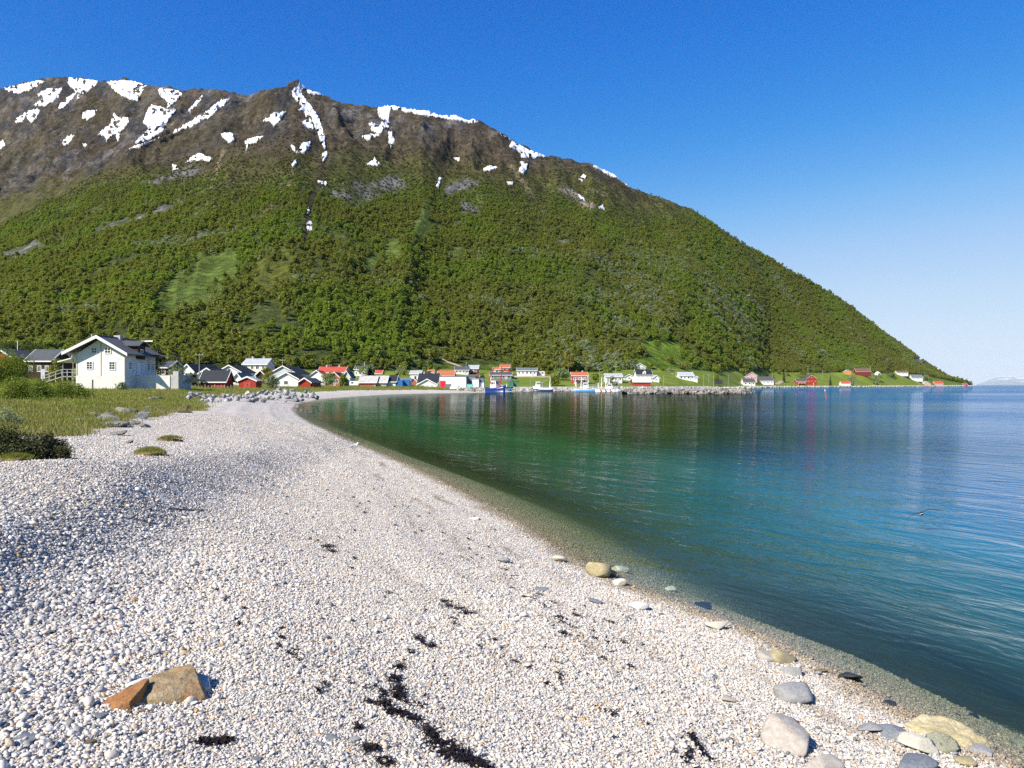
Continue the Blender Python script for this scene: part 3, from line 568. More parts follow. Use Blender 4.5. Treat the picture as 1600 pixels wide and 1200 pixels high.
wq = np.stack([wi[:-1, :-1].ravel(), wi[1:, :-1].ravel(), wi[1:, 1:].ravel(), wi[:-1, 1:].ravel()], 1)
wq = wq[(wd[wq].min(1) < 3)]
us, inv = np.unique(wq, return_inverse=True)
wm = npmesh('sea', np.stack([WX.ravel(), WY.ravel(), np.zeros(WT.size)], 1)[us], inv.reshape(wq.shape), [water_mat()], True)
depth = np.clip(-wz, 0, 14); depth = np.where(WR.ravel() > 3000, 14, depth)
fattr(wm, 'depth', depth[us])
# the bay behind the breakwater and under the mountain lies calmer than the open fjord
calm = 0.10+1.5*sstep(-25, 95, WX.ravel()-0.22*WY.ravel()+30*fbm(WX.ravel()/60, WY.ravel()/60, 3, 71)) 
calm = np.maximum(calm, 0.6*sstep(40, 10, WR.ravel()))*(0.25+0.75*sstep(0.0, 2.2, -wd))
fattr(wm, 'calm', calm[us])
open_ = sstep(-5, 22, WX.ravel()-0.30*WY.ravel()+5*fbm(WX.ravel()/30, WY.ravel()/30, 3, 73)+12*sstep(40, 8, WR.ravel()))  # where the body colour takes on the sky's blue instead of the forest's green
fattr(wm, 'open', open_[us])
sea = link('sea', wm); tag(sea, 'clear green and blue sea water of the bay', kind='structure')

_a = np.linspace(0, 2*math.pi, 97)[:-1]
dsm = npmesh('deep_seabed', np.concatenate([[[0, 0, -16]], np.stack([42000*np.cos(_a), 42000*np.sin(_a), np.full(96, -16.0)], 1)]), np.stack([np.zeros(96), np.arange(1, 97), np.roll(np.arange(1, 97), -1)], 1), [bpy.data.materials['seabed_gravel']])
deep_seabed = link('deep_seabed', dsm); tag(deep_seabed, 'unseen sea floor added under the deep fjord', kind='structure')  # unseen disc, added so downward reflection rays end in the dark

# ------------------------------------------------------------------ far shore across the fjord
fm_ = MB()
def far_range(name, pxs, pys, Q, thick, label):
    n = 90; X = np.linspace(pxs[0], pxs[-1], n); Y = np.interp(X, pxs, pys); rows = 14; V = []; Fc = []
    for j in range(rows):
        t = j/(rows-1)
        for i in range(n):
            q = Q + thick*t
            zt = (HOR-Y[i])/F_PX*(Q+thick)+EYE
            zz = zt*(t**0.9)*(1+0.16*math.sin(i*1.7+j)*t*(1-t)*4*0.5) + 95*vnoise(np.array([i*0.35]), np.array([j*0.8]), 5)[0]*t*(1-t)*3
            if j == 0: zz = -20
            V.append(((X[i]-800)/F_PX*q, q, zz))
    for j in range(rows-1):
        for i in range(n-1): Fc.append((j*n+i, j*n+i+1, (j+1)*n+i+1, (j+1)*n+i))
    m, nt, out = newmat(name+'_rock'); b = N(nt, 'ShaderNodeBsdfPrincipled'); g = N(nt, 'ShaderNodeNewGeometry'); setin(b, Roughness=0.9)
    sp = N(nt, 'ShaderNodeSeparateXYZ'); nt.links.new(g.outputs['Position'], sp.inputs[0])
    hh = mth(nt, 'ADD', mth(nt, 'MULTIPLY', sp.outputs[2], 0.0006), mth(nt, 'MULTIPLY', mth(nt, 'SUBTRACT', noise(nt, g.outputs['Position'], 0.0005, 6, 0.6), 0.5), 1.1))
    nt.links.new(ramp(nt, hh, [(0.05, (.24,.28,.29)), (0.18, (.32,.34,.36)), (0.24, (.36,.37,.39)), (0.28, (.8,.8,.82))]), b.inputs['Base Color'])  # rock and snow tones, the rock paled so the colour carries some haze
    nt.links.new(b.outputs[0], out.inputs[0])
    o = link(name, npmesh(name, np.array(V), np.array(Fc), [m], True)); tag(o, label, kind='structure')
far_range('far_mountains', [1526, 1545, 1562, 1582, 1596, 1612, 1640, 1690, 1740, 1830, 1950], [601, 594, 588, 588.5, 589, 583, 576, 580, 570, 583, 601], 30000, 8000, 'pale blue snow streaked mountains far across the fjord')
# ------------------------------------------------------------------ scattering (uncountable cover only)
def scatter(name, pts, rots, scls, variants, mat_label, rng):
    """points carrying rotation, scale and variant; geometry nodes put an instance on each"""
    m = bpy.data.meshes.new(name); m.vertices.add(len(pts)); m.vertices.foreach_set('co', np.ascontiguousarray(pts, np.float32).ravel())
    fattr(m, 'rot', rots, 'FLOAT_VECTOR'); fattr(m, 'scl', scls, 'FLOAT_VECTOR')
    a = m.attributes.new('vi', 'INT', 'POINT'); a.data.foreach_set('value', rng.integers(0, len(variants), len(pts)).astype(np.int32))
    coll = bpy.data.collections.new(name+'_kinds')
    for i, (vn, vm) in enumerate(variants):
        ob = bpy.data.objects.new('%s_%02d' % (vn, i), vm); coll.objects.link(ob)
    o = link(name, m); tag(o, mat_label, kind='stuff')
    ng = bpy.data.node_groups.new(name+'_scatter', 'GeometryNodeTree')
    ng.interface.new_socket('Geometry', in_out='INPUT', socket_type='NodeSocketGeometry'); ng.interface.new_socket('Geometry', in_out='OUTPUT', socket_type='NodeSocketGeometry')
    nn = ng.nodes; L = ng.links
    gi = nn.new('NodeGroupInput'); go = nn.new('NodeGroupOutput'); iop = nn.new('GeometryNodeInstanceOnPoints'); ci = nn.new('GeometryNodeCollectionInfo')
    ci.inputs[0].default_value = coll; ci.inputs['Separate Children'].default_value = True; ci.inputs['Reset Children'].default_value = True
    def na(nm, t):
        n = nn.new('GeometryNodeInputNamedAttribute'); n.data_type = t; n.inputs[0].default_value = nm; return n.outputs[0]
    L.new(gi.outputs[0], iop.inputs['Points']); L.new(ci.outputs[0], iop.inputs['Instance']); iop.inputs['Pick Instance'].default_value = True
    L.new(na('vi', 'INT'), iop.inputs['Instance Index']); L.new(na('rot', 'FLOAT_VECTOR'), iop.inputs['Rotation']); L.new(na('scl', 'FLOAT_VECTOR'), iop.inputs['Scale'])
    L.new(iop.outputs[0], go.inputs[0])
    md = o.modifiers.new('scatter', 'NODES'); md.node_group = ng
    return o

# ------------------------------------------------------------------ foliage
def leaf_mat(name, stops, trans=0.3, patch=None):
    m, nt, out = newmat(name)
    oi = N(nt, 'ShaderNodeObjectInfo'); c = ramp(nt, oi.outputs['Random'], stops)
    if patch:   # stands of another kind of tree, tens of metres across
        pn = noise(nt, oi.outputs['Location'], patch[2] if len(patch) > 2 else 0.011, 5, 0.62)
        c = mixc(nt, ramp(nt, pn, [(0.44, 0.0), (0.6, 0.8)]), c, patch[0]); c = mixc(nt, ramp(nt, pn, [(0.40, 0.85), (0.50, 0.0)]), c, patch[1])
    g = N(nt, 'ShaderNodeNewGeometry')
    c = mixc(nt, 1.0, c, ramp(nt, g.outputs['Random Per Island'], [(0, .72), (1, 1.28)]), 'MULTIPLY')
    d = N(nt, 'ShaderNodeBsdfPrincipled'); setin(d, Roughness=0.65); d.inputs['Specular IOR Level'].default_value = 0.2; nt.links.new(c, d.inputs['Base Color'])
    t = N(nt, 'ShaderNodeBsdfTranslucent'); nt.links.new(mixc(nt, 1.0, c, (1.15, 1.2, .6), 'MULTIPLY'), t.inputs[0])
    mx = N(nt, 'ShaderNodeMixShader'); mx.inputs[0].default_value = trans
    nt.links.new(d.outputs[0], mx.inputs[1]); nt.links.new(t.outputs[0], mx.inputs[2]); nt.links.new(mx.outputs[0], out.inputs[0]); return m
def leafcloud(rng, n, blobs, size, up=0.7, fill=2.4, aspect=0.75):
    """n leaf-spray quads spread through a union of ellipsoids (cx,cy,cz,rx,ry,rz)"""
    B = np.array(blobs, float); vol = B[:, 3]*B[:, 4]*B[:, 5]; w = vol**0.75; w /= w.sum()
    k = rng.choice(len(B), n, p=w)
    u = rng.normal(size=(n, 3)); u /= np.linalg.norm(u, axis=1)[:, None]
    rad = rng.random(n)**(1/fill); p = B[k, :3] + u*B[k, 3:]*rad[:, None]
    nr_ = u*0.55 + rng.normal(size=(n, 3))*0.55 + np.array([0, 0, up]); nr_ /= np.linalg.norm(nr_, axis=1)[:, None]
    a = np.cross(nr_, rng.normal(size=(n, 3))); a /= np.linalg.norm(a, axis=1)[:, None]; b = np.cross(nr_, a)
    s = size*(0.6+0.8*rng.random(n))[:, None]
    q = np.stack([p-a*s*.5-b*s*aspect*.35, p+a*s*.15-b*s*aspect*.5, p+a*s*.55+b*s*aspect*.1, p-a*s*.1+b*s*aspect*.5], 1)
    return q.reshape(-1, 3), np.arange(4*n).reshape(n, 4)
def crown_blobs(rng, h, w, n, base=0.25, shape='round'):
    bl = []
    for i in range(n):
        t = rng.random(); zz = h*(base+(1-base)*(0.12+0.76*t))
        prof = {'round': math.sin(math.pi*(0.18+0.74*t))**0.7, 'cone': 1.02-t, 'bush': (1-0.75*t*t), 'tall': math.sin(math.pi*(0.2+0.7*t))**0.6, 'low': 1.0}[shape]
        a = rng.random()*6.283; rr = w*0.5*prof*math.sqrt(rng.random())*0.75; s = w*(0.17+0.16*rng.random())*(0.55+0.6*prof)
        bl.append((rr*math.cos(a), rr*math.sin(a), zz, s, s, s*0.85))
    return bl
def trunk_mb(rng, h, r, limbs=4, lean=0.06):
    mb = MB(); top = Vector((rng.normal()*lean*h, rng.normal()*lean*h, h*0.86))
    pts = [Vector((0, 0, -0.3)), Vector((0, 0, h*0.2)), top*0.55+Vector((0, 0, h*0.02)), top]
    mb.tube(pts, [r*1.25, r, r*0.6, r*0.12], 6)
    for i in range(limbs):
        t = 0.25+0.5*rng.random(); s = top*t; a = rng.random()*6.283; L = h*(0.18+0.16*rng.random())
        e = s+Vector((math.cos(a)*L, math.sin(a)*L, L*0.7)); mb.tube([s, s*0.5+e*0.5+Vector((0, 0, -L*0.05)), e], [r*0.5, r*0.33, r*0.08], 5)
    return mb
BARK = paint('birch_bark', (.30, .27, .24), 0.85, 0.35, 3.0)
BIRCH = leaf_mat('birch_leaves', [(0, (.150,.190,.028)), (.25, (.205,.250,.032)), (.55, (.240,.280,.038)), (.75, (.260,.255,.050)), (.9, (.22,.25,.08)), (1, (.165,.205,.040))], 0.45, ((.215,.225,.046), (.205,.285,.036)))
WILLOW = leaf_mat('willow_leaves', [(0, (.22,.26,.14)), (.5, (.27,.305,.19)), (1, (.22,.275,.115))], 0.4)
SPRUCE = leaf_mat('spruce_needles', [(0, (.022,.036,.016)), (1, (.034,.050,.022))], 0.1)
SCRUB = leaf_mat('heath_scrub', [(0, (.085,.085,.028)), (.5, (.110,.105,.034)), (1, (.090,.110,.028))])
_bark_only = BARK
rng = np.random.default_rng(11)
def forest_variant(i, mat, h, w, n, size, shape='round'):
    r = np.random.default_rng(100+i)
    v, f = leafcloud(r, n, crown_blobs(r, h, w, 9, 0.12, shape), size)
    return npmesh('tree_crown', v, f, [mat])
birch_v = [('birch_crown', forest_variant(i, BIRCH, 5.4, 4.4, 300, 0.72, 'tall' if i % 2 else 'round')) for i in range(7)]
willow_v = [('willow_crown', forest_variant(30+i, WILLOW, 4.6, 5.0, 300, 0.66)) for i in range(3)]
scrub_v = [('scrub_clump', forest_variant(50+i, SCRUB, 1.5, 2.4, 110, 0.5, 'bush')) for i in range(4)]
# forest: every tree stands on the slope, thinning out towards the tree line
def forest_points(n, pxr, rng):
    px_ = rng.uniform(pxr[0], pxr[1], n); Fq_ = np.interp(px_, PXC, FQ); Rq_ = np.interp(px_, RQC, RQ)
    q1 = Rq_*1.02; q_ = np.sqrt(rng.random(n)*(q1**2-Fq_**2)+Fq_**2)
    x = (px_-800)/F_PX*q_; return px_, q_, x
NT = 215000
fpx, fq, fx = forest_points(NT, (-420, 1560), rng)
fh, fdist, _, _, _, ft1 = ground(fx, fq, True)
fpy = row(fh, fq)
fA = fbm(fx/90, fq/90, 4, 51); fB = fbm(fx/22, fq/22, 4, 53); fC = fbm(fx/45, fq/45, 3, 83)
ftl = treeline(fpx, fA)
keep = (rng.random(NT) < 1-sstep(-45, 22, fh-ftl+14*fC)) & (fdist > 10) & (ft1 > 0.002)
for b in MEADOWS: keep &= ~(blob(*b, soft=0.3, px=fpx, py=fpy, n=fB) > 0.35+0.5*rng.random(NT))
for b in ROCKS: keep &= ~(blob(*b, soft=0.3, px=fpx, py=fpy, n=fB) > 0.4+0.4*rng.random(NT))
for g in GULLIES[2:3]: keep &= polydist(fpx, fpy, g) > 5+4*fB
for sx, sy, sz, reach in SITES_R: keep &= (fx-sx)**2+(fq-sy)**2 > 49
keep &= rng.random(NT) < 0.66+1.0*fC
def place(sel, smin, smax, zoff):
    n = len(sel); tfac = 1-0.5*sstep(-110, 10, fh[sel]-ftl[sel])
    s = (smin+(smax-smin)*rng.random(n)**1.6)*np.where(rng.random(n) < .06, 1.45, 1.0)*tfac
    P = np.stack([fx[sel], fq[sel], fh[sel]+zoff], 1)
    return P, np.stack([rng.normal(0, .06, n), rng.normal(0, .06, n), rng.random(n)*6.283], 1), np.stack([s*(.9+.25*rng.random(n)), s*(.9+.25*rng.random(n)), s*(.85+.4*rng.random(n))], 1)
k = np.nonzero(keep)[0]
wil = sstep(0.0, 0.5, fC[k]+0.5*fA[k]+0.55*np.exp(-((fpx[k]-1010)/230)**2-((fpy[k]-470)/70)**2)+0.25*sstep(540, 585, fpy[k])*sstep(600, 800, fpx[k])-0.30)
isw = rng.random(len(k)) < wil*0.5
scatter('birch_forest', *place(k[~isw], .42, 1.05, -0.3), birch_v, 'dense green birch forest covering the mountain slope', rng)
scatter('willow_thickets', *place(k[isw], .5, 1.05, -0.3), willow_v, 'pale grey green willow thickets scattered through the forest', rng)
# low scrub above the trees
NS = 60000
spx, sq, sx_ = forest_points(NS, (-300, 1330), rng)
sh, sd, _, _, _, st1 = ground(sx_, sq, True); sA = fbm(sx_/90, sq/90, 4, 51); sC = fbm(sx_/35, sq/35, 3, 87); dtl = sh-treeline(spx, sA)
ks = np.nonzero((dtl > -60) & (rng.random(NS) < (1-sstep(5, 120, dtl+40*sC))*(0.7+sC)))[0]
n = len(ks); s = rng.uniform(.6, 1.5, n)
scatter('mountain_scrub', np.stack([sx_[ks], sq[ks], sh[ks]-0.1], 1), np.stack([rng.normal(0, .2, n), rng.normal(0, .2, n), rng.random(n)*6.283], 1), np.stack([s, s, s*.8], 1), scrub_v, 'low olive scrub above the tree line', rng)

# ------------------------------------------------------------------ beach pebbles
def pebble_mat():
    m, nt, out = newmat('beach_pebble')
    b = N(nt, 'ShaderNodeBsdfPrincipled'); b.inputs['Specular IOR Level'].default_value = 0.35
    oi = N(nt, 'ShaderNodeObjectInfo'); c = ramp(nt, oi.outputs['Random'], PEB_STOPS, 'CONSTANT')
    tc = N(nt, 'ShaderNodeTexCoord'); c = mixc(nt, 1.0, c, ramp(nt, noise(nt, tc.outputs['Object'], 1.4, 4, 0.6), [(0.3, .86), (0.7, 1.1)]), 'MULTIPLY')
    sp = N(nt, 'ShaderNodeSeparateXYZ'); nt.links.new(oi.outputs['Location'], sp.inputs[0])
    bank = mth(nt, 'SUBTRACT', mth(nt, 'SUBTRACT', -2.75, mth(nt, 'MULTIPLY', sp.outputs[1], 0.13)), sp.outputs[0])
    bank = mth(nt, 'ADD', bank, mth(nt, 'MULTIPLY', mth(nt, 'SUBTRACT', noise(nt, oi.outputs['Location'], 0.8, 4, 0.6), 0.5), 2.0))
    bank = mth(nt, 'MULTIPLY', mth(nt, 'ADD', bank, 2.0), 0.2)
    grey = mth(nt, 'MULTIPLY', ramp(nt, bank, [(0.30, 0.12), (0.42, 1.0), (0.72, 0.9), (0.95, 0.35)]), ramp(nt, mth(nt, 'FRACT', mth(nt, 'MULTIPLY', oi.outputs['Random'], 37.0)), [(0.38, 1.0), (0.46, 0.0)]))
    c = mixc(nt, grey, c, mixc(nt, oi.outputs['Random'], (.11, .115, .13), (.38, .38, .39)))
    c = mixc(nt, tide_lines(nt, oi.outputs['Location'], sp.outputs[2]), c, (0.24, 0.19, 0.14))
    zz = mth(nt, 'ADD', sp.outputs[2], mth(nt, 'MULTIPLY', mth(nt, 'SUBTRACT', noise(nt, oi.outputs['Location'], 1.2, 5, 0.6), 0.5), 0.10))
    wet = ramp(nt, zz, [(0.015, 1.0), (0.06, 0.0)])
    c = mixc(nt, wet, c, mixc(nt, 1.0, c, (0.58, 0.52, 0.42), 'MULTIPLY'))
    nt.links.new(c, b.inputs['Base Color']); nt.links.new(ramp(nt, wet, [(0, 0.75), (1, 0.25)]), b.inputs['Roughness'])
    nt.links.new(b.outputs[0], out.inputs[0]); return m
import bmesh
def pebble_mesh(i, mat):
    r = np.random.default_rng(500+i); bm = bmesh.new(); bmesh.ops.create_icosphere(bm, subdivisions=2 if i < 3 else 1, radius=1.0)
    ax = np.array([1.0, r.uniform(.6, .9), r.uniform(.35, .62)]); ph = r.uniform(0, 6, 6)
    for v in bm.verts:
        x, y, zc = v.co
        k = 1+0.16*math.sin(2.1*x+ph[0])+0.13*math.sin(2.7*y+ph[1]*1.3)+0.12*math.sin(3.1*zc+1.5*x+ph[2])+0.06*math.sin(5*y+ph[3])
        v.co = (x*ax[0]*k, y*ax[1]*k, zc*ax[2]*k)
    m = bpy.data.meshes.new('pebble'); bm.to_mesh(m); bm.free(); m.materials.append(mat); m.shade_smooth(); return m
PM = pebble_mat(); peb_v = [('pebble', pebble_mesh(i, PM)) for i in range(9)]
NPB = 1150000
def pebble_points(n, r0, r1):
    a = rng.uniform(R(-41), R(41), n); r_ = np.sqrt(rng.random(n)*(r1*r1-r0*r0)+r0*r0)
    return r_*np.sin(a), r_*np.cos(a)
X1, Y1 = pebble_points(int(NPB*0.55), 1.6, 9); X2, Y2 = pebble_points(int(NPB*0.95), 9, 24); X3, Y3 = pebble_points(int(NPB*0.5), 24, 46)
bx = np.concatenate([X1, X2, X3]); by = np.concatenate([Y1, Y2, Y3]); br = np.hypot(bx, by)
bz, bd, _, _, _, _ = ground(bx, by, True)
ge = 10.2+1.1*fbm(bx/4, by/4, 3, 41)
k = np.nonzero((bd > -4.6+3.2*rng.random(len(bd))) & (bd < ge+0.25))[0]
bx, by, bz, bd, br = bx[k], by[k], bz[k], bd[k], br[k]; n = len(bx)
coarse = np.clip(sstep(-2.2, 0.6, -2.75-0.13*by-bx)*0.95*(1-0.6*sstep(6, 13, by))+0.18+0.3*fbm(bx/1.2, by/1.2, 3, 91), 0, 1)
s = np.exp(rng.normal(0, .38, n))*(0.0051+0.0053*coarse)*np.interp(br, [2, 5, 9, 24, 46], [1.1, 1.0, .95, 1.1, 1.6])
lift = rng.random(n)*0.9-0.25
scatter('beach_pebbles', np.stack([bx, by, bz+s*lift*1.5], 1), np.stack([rng.normal(0, .45, n), rng.normal(0, .45, n), rng.random(n)*6.283], 1), np.stack([s*1.15, s*1.15, s*1.15], 1), peb_v, 'white and grey rounded beach pebbles', rng)
print('PEBBLES', n, 'TREES', int(keep.sum()))
# ------------------------------------------------------------------ buildings
def boards(name, col, rough=0.75, pitch=0.16, vertical=False, depth=0.012, var=0.15, dirt=None, spec=0.25, metal=0.0):
    """painted boarding or corrugated sheet: colour with wear, boards as fine relief"""
    m = paint(name, col, rough, var, 0.7, metal, spec, dirt=dirt); nt = m.node_tree
    b = [n for n in nt.nodes if n.type == 'BSDF_PRINCIPLED'][0]
    tc = N(nt, 'ShaderNodeTexCoord'); w = N(nt, 'ShaderNodeTexWave'); w.wave_type = 'BANDS'; w.bands_direction = 'X' if vertical else 'Z'; w.wave_profile = 'SAW' if not vertical else 'SIN'
    setin(w, Scale=1.0/(3.1416*pitch)*1.0, Distortion=0.0)
    nt.links.new(tc.outputs['Object'], w.inputs['Vector'])
    bp = N(nt, 'ShaderNodeBump'); setin(bp, Strength=0.6, Distance=depth); nt.links.new(w.outputs['Fac'], bp.inputs['Height']); nt.links.new(bp.outputs[0], b.inputs['Normal'])
    return m
WALLS = dict(
 white=boards('white_boards', (.74,.74,.73), dirt=((.50,.47,.42), .60, .35)), cream=boards('cream_boards', (.70,.66,.55), dirt=((.5,.45,.36), .62, .4)),
 palegrey=boards('pale_grey_boards', (.52,.53,.54)), darkgrey=boards('dark_grey_boards', (.16,.17,.18)), greyblue=boards('blue_grey_sheet', (.17,.21,.25), 0.5, 0.35, True),
 red=boards('barn_red_boards', (.34,.035,.022), dirt=((.22,.05,.035), .58, .6)), darkred=boards('dark_red_boards', (.19,.028,.024)), fadedred=boards('faded_red_boards', (.36,.10,.085), dirt=((.42,.33,.29), .52, .7)),
 brown=boards('brown_boards', (.045,.028,.018)), brick=paint('brick_wall', (.34,.12,.055), 0.85, 0.25, 3.0), pink=boards('pink_boards', (.58,.36,.34)), orange=boards('orange_boards', (.55,.28,.09)),
 greywood=boards('grey_wood', (.38,.36,.33), 0.85, 0.2, True, dirt=((.23,.20,.17), .55, .7)))
ROOFS = dict(
 slate=boards('slate_roof', (.075,.080,.088), 0.65, 0.3), black=boards('black_roof', (.028,.030,.036), 0.6, 0.3), greyblue=boards('blue_grey_roof', (.14,.165,.185), 0.5, 0.3, True),
 metal=boards('pale_metal_roof', (.48,.49,.50), 0.45, 0.3, True, metal=0.2), rust=boards('rusty_metal_roof', (.46,.45,.44), 0.55, 0.3, True, dirt=((.25,.095,.045), .50, .95)), whiterust=boards('white_rusty_roof', (.60,.58,.55), 0.55, 0.3, True, dirt=((.38,.22,.15), .56, .8)),
 redroof=boards('red_tile_roof', (.42,.075,.045), 0.7, 0.35), orangeroof=boards('orange_tile_roof', (.42,.13,.065), 0.7, 0.35), brownroof=boards('brown_roof', (.14,.085,.055), 0.75, 0.3))
TRIM = paint('white_trim', (.78,.77,.74), 0.6, 0.08, 2.0)
CONC = paint('grey_concrete', (.42,.41,.39), 0.9, 0.2, 1.5, bump=0.3)
DARKM = paint('dark_metal', (.05,.052,.058), 0.5, 0.2, 2.0)
GALV = paint('galvanised_steel', (.42,.44,.45), 0.45, 0.15, 3.0, metal=0.5)
WOODG = paint('weathered_timber', (.33,.29,.24), 0.85, 0.3, 4.0)
DOORS = dict(reddoor=paint('red_door_paint', (.40,.06,.045), 0.6, 0.2, 2.0), brightred=paint('signal_red_paint', (.62,.02,.045), 0.5, 0.1, 1.0), greydoor=paint('grey_door_paint', (.45,.46,.47), 0.6, 0.1, 1.0), white=TRIM)
def glass_mat():
    m, nt, out = newmat('window_glass'); b = N(nt, 'ShaderNodeBsdfPrincipled'); setin(b, Roughness=0.06); b.inputs['Base Color'].default_value = (.018, .022, .028, 1); b.inputs['Specular IOR Level'].default_value = 0.6
    nt.links.new(b.outputs[0], out.inputs[0]); return m
GLASS = glass_mat()
_winc = {}
def window(parent, x, y, z, w, h, face='front', nx=1, nz=1, trim=TRIM, deep=0.05):
    """a frame standing proud of the wall with its panes; local wall plane at y (front) or x (side)"""
    key = (round(w, 2), round(h, 2), nx, nz, trim.name)
    if key not in _winc:
        fw = min(0.12, 0.14*w); mb = MB()
        mb.box(-w/2, -w/2+fw, -deep, 0.02, -h/2, h/2).box(w/2-fw, w/2, -deep, 0.02, -h/2, h/2).box(-w/2+fw, w/2-fw, -deep, 0.02, h/2-fw, h/2).box(-w/2+fw, w/2-fw, -deep, 0.02, -h/2, -h/2+fw)
        iw = w-2*fw; ih = h-2*fw; bw = min(0.06, fw*0.6)
        for i in range(1, nx): mb.box(-iw/2+iw*i/nx-bw/2, -iw/2+iw*i/nx+bw/2, -deep+0.006, 0.015, -ih/2, ih/2)
        for j in range(1, nz):
            for i in range(nx):
                a = -iw/2+iw*i/nx+(bw/2 if i else 0); b2 = -iw/2+iw*(i+1)/nx-(bw/2 if i < nx-1 else 0)
                mb.box(a, b2, -deep+0.008, 0.015, -ih/2+ih*j/nz-bw/2, -ih/2+ih*j/nz+bw/2)
        panes = []
        for i in range(nx):
            for j in range(nz):
                p = MB().box(-iw/2+iw*i/nx+bw*.5*(i > 0), -iw/2+iw*(i+1)/nx-bw*.5*(i < nx-1), -deep*0.35, 0.0, -ih/2+ih*j/nz+bw*.5*(j > 0), -ih/2+ih*(j+1)/nz-bw*.5*(j < nz-1))
                panes.append(p.mesh('pane', GLASS))
        _winc[key] = (mb.mesh('window', trim), panes)
    fm, pm = _winc[key]
    o = link('window', fm, parent); o.location = (x, y, z)
    o.rotation_euler = (0, 0, {'front': 0, 'right': math.pi/2, 'left': -math.pi/2, 'back': math.pi}[face])
    for p in pm: link('pane', p, o)
    return o
def gable_house(root, W, D, h, rise, kind, wall, roof, over=0.35, sink=1.2, thick=0.16, trim=True):
    """local: front face at y=0 (towards the camera), back at y=D, centred on x"""
    mb = MB()
    if kind == 'g':
        mb.prism([(-W/2, -sink), (W/2, -sink), (W/2, h), (0, h+rise), (-W/2, h)], 'y', 0, D)
    elif kind == 'e':
        mb.prism([(0, -sink), (0, h), (D/2, h+rise), (D, h), (D, -sink)], 'x', -W/2, W/2)
    else:
        mb.box(-W/2, W/2, 0, D, -sink, h)
    mb.build('wall', wall, root)
    mb = MB(); tb = MB()
    if kind in 'ge':
        half = (W if kind == 'g' else D)/2; L = D if kind == 'g' else W; s = rise/half; o = over; t = thick
        prof = [(-half-o, h-o*s+0.02), (0, h+rise+0.02), (half+o, h-o*s+0.02), (half+o, h-o*s+t), (0, h+rise+t), (-half-o, h-o*s+t)]
        if kind == 'g':
            mb.prism(prof, 'y', -o, D+o)
            if trim:
                for sg in (-1, 1): tb.prism([(sg*(half+o+.02), h-o*s-.10), (sg*(half+o+.02), h-o*s+t+.05), (0.0, h+rise+t+.05), (0.0, h+rise-.12)], 'y', -o-.08, -o-.01)
        else:
            mb.prism([(a+half, b) for a, b in prof], 'x', -W/2-o, W/2+o)
            if trim:
                for sg in (-1, 1):
                    for e in (-1, 1): tb.prism([(half+e*(half+o+.02), h-o*s-.10), (half+e*(half+o+.02), h-o*s+t+.05), (half, h+rise+t+.05), (half, h+rise-.12)], 'x', sg*(W/2+o+.01), sg*(W/2+o+.08))
                tb.box(-W/2-o, W/2+o, -o-.07, -o-.005, h-o*s-.08, h-o*s+t)
    else:
        mb.box(-W/2-.15, W/2+.15, -.15, D+.15, h, h+.22)
    r = mb.build('roof', roof, root)
    if tb.v: tb.build('bargeboard', TRIM, root)
    return r
def chimney(roof, x, y, z, w=0.6, h=1.0, mat=None):
    c = MB().box(x-w/2, x+w/2, y-w/2, y+w/2, z-0.6, z+h).box(x-w/2-.06, x+w/2+.06, y-w/2-.06, y+w/2+.06, z+h, z+h+.1)
    return c.build('chimney', mat or CONC, roof)
prng = random.Random(4)
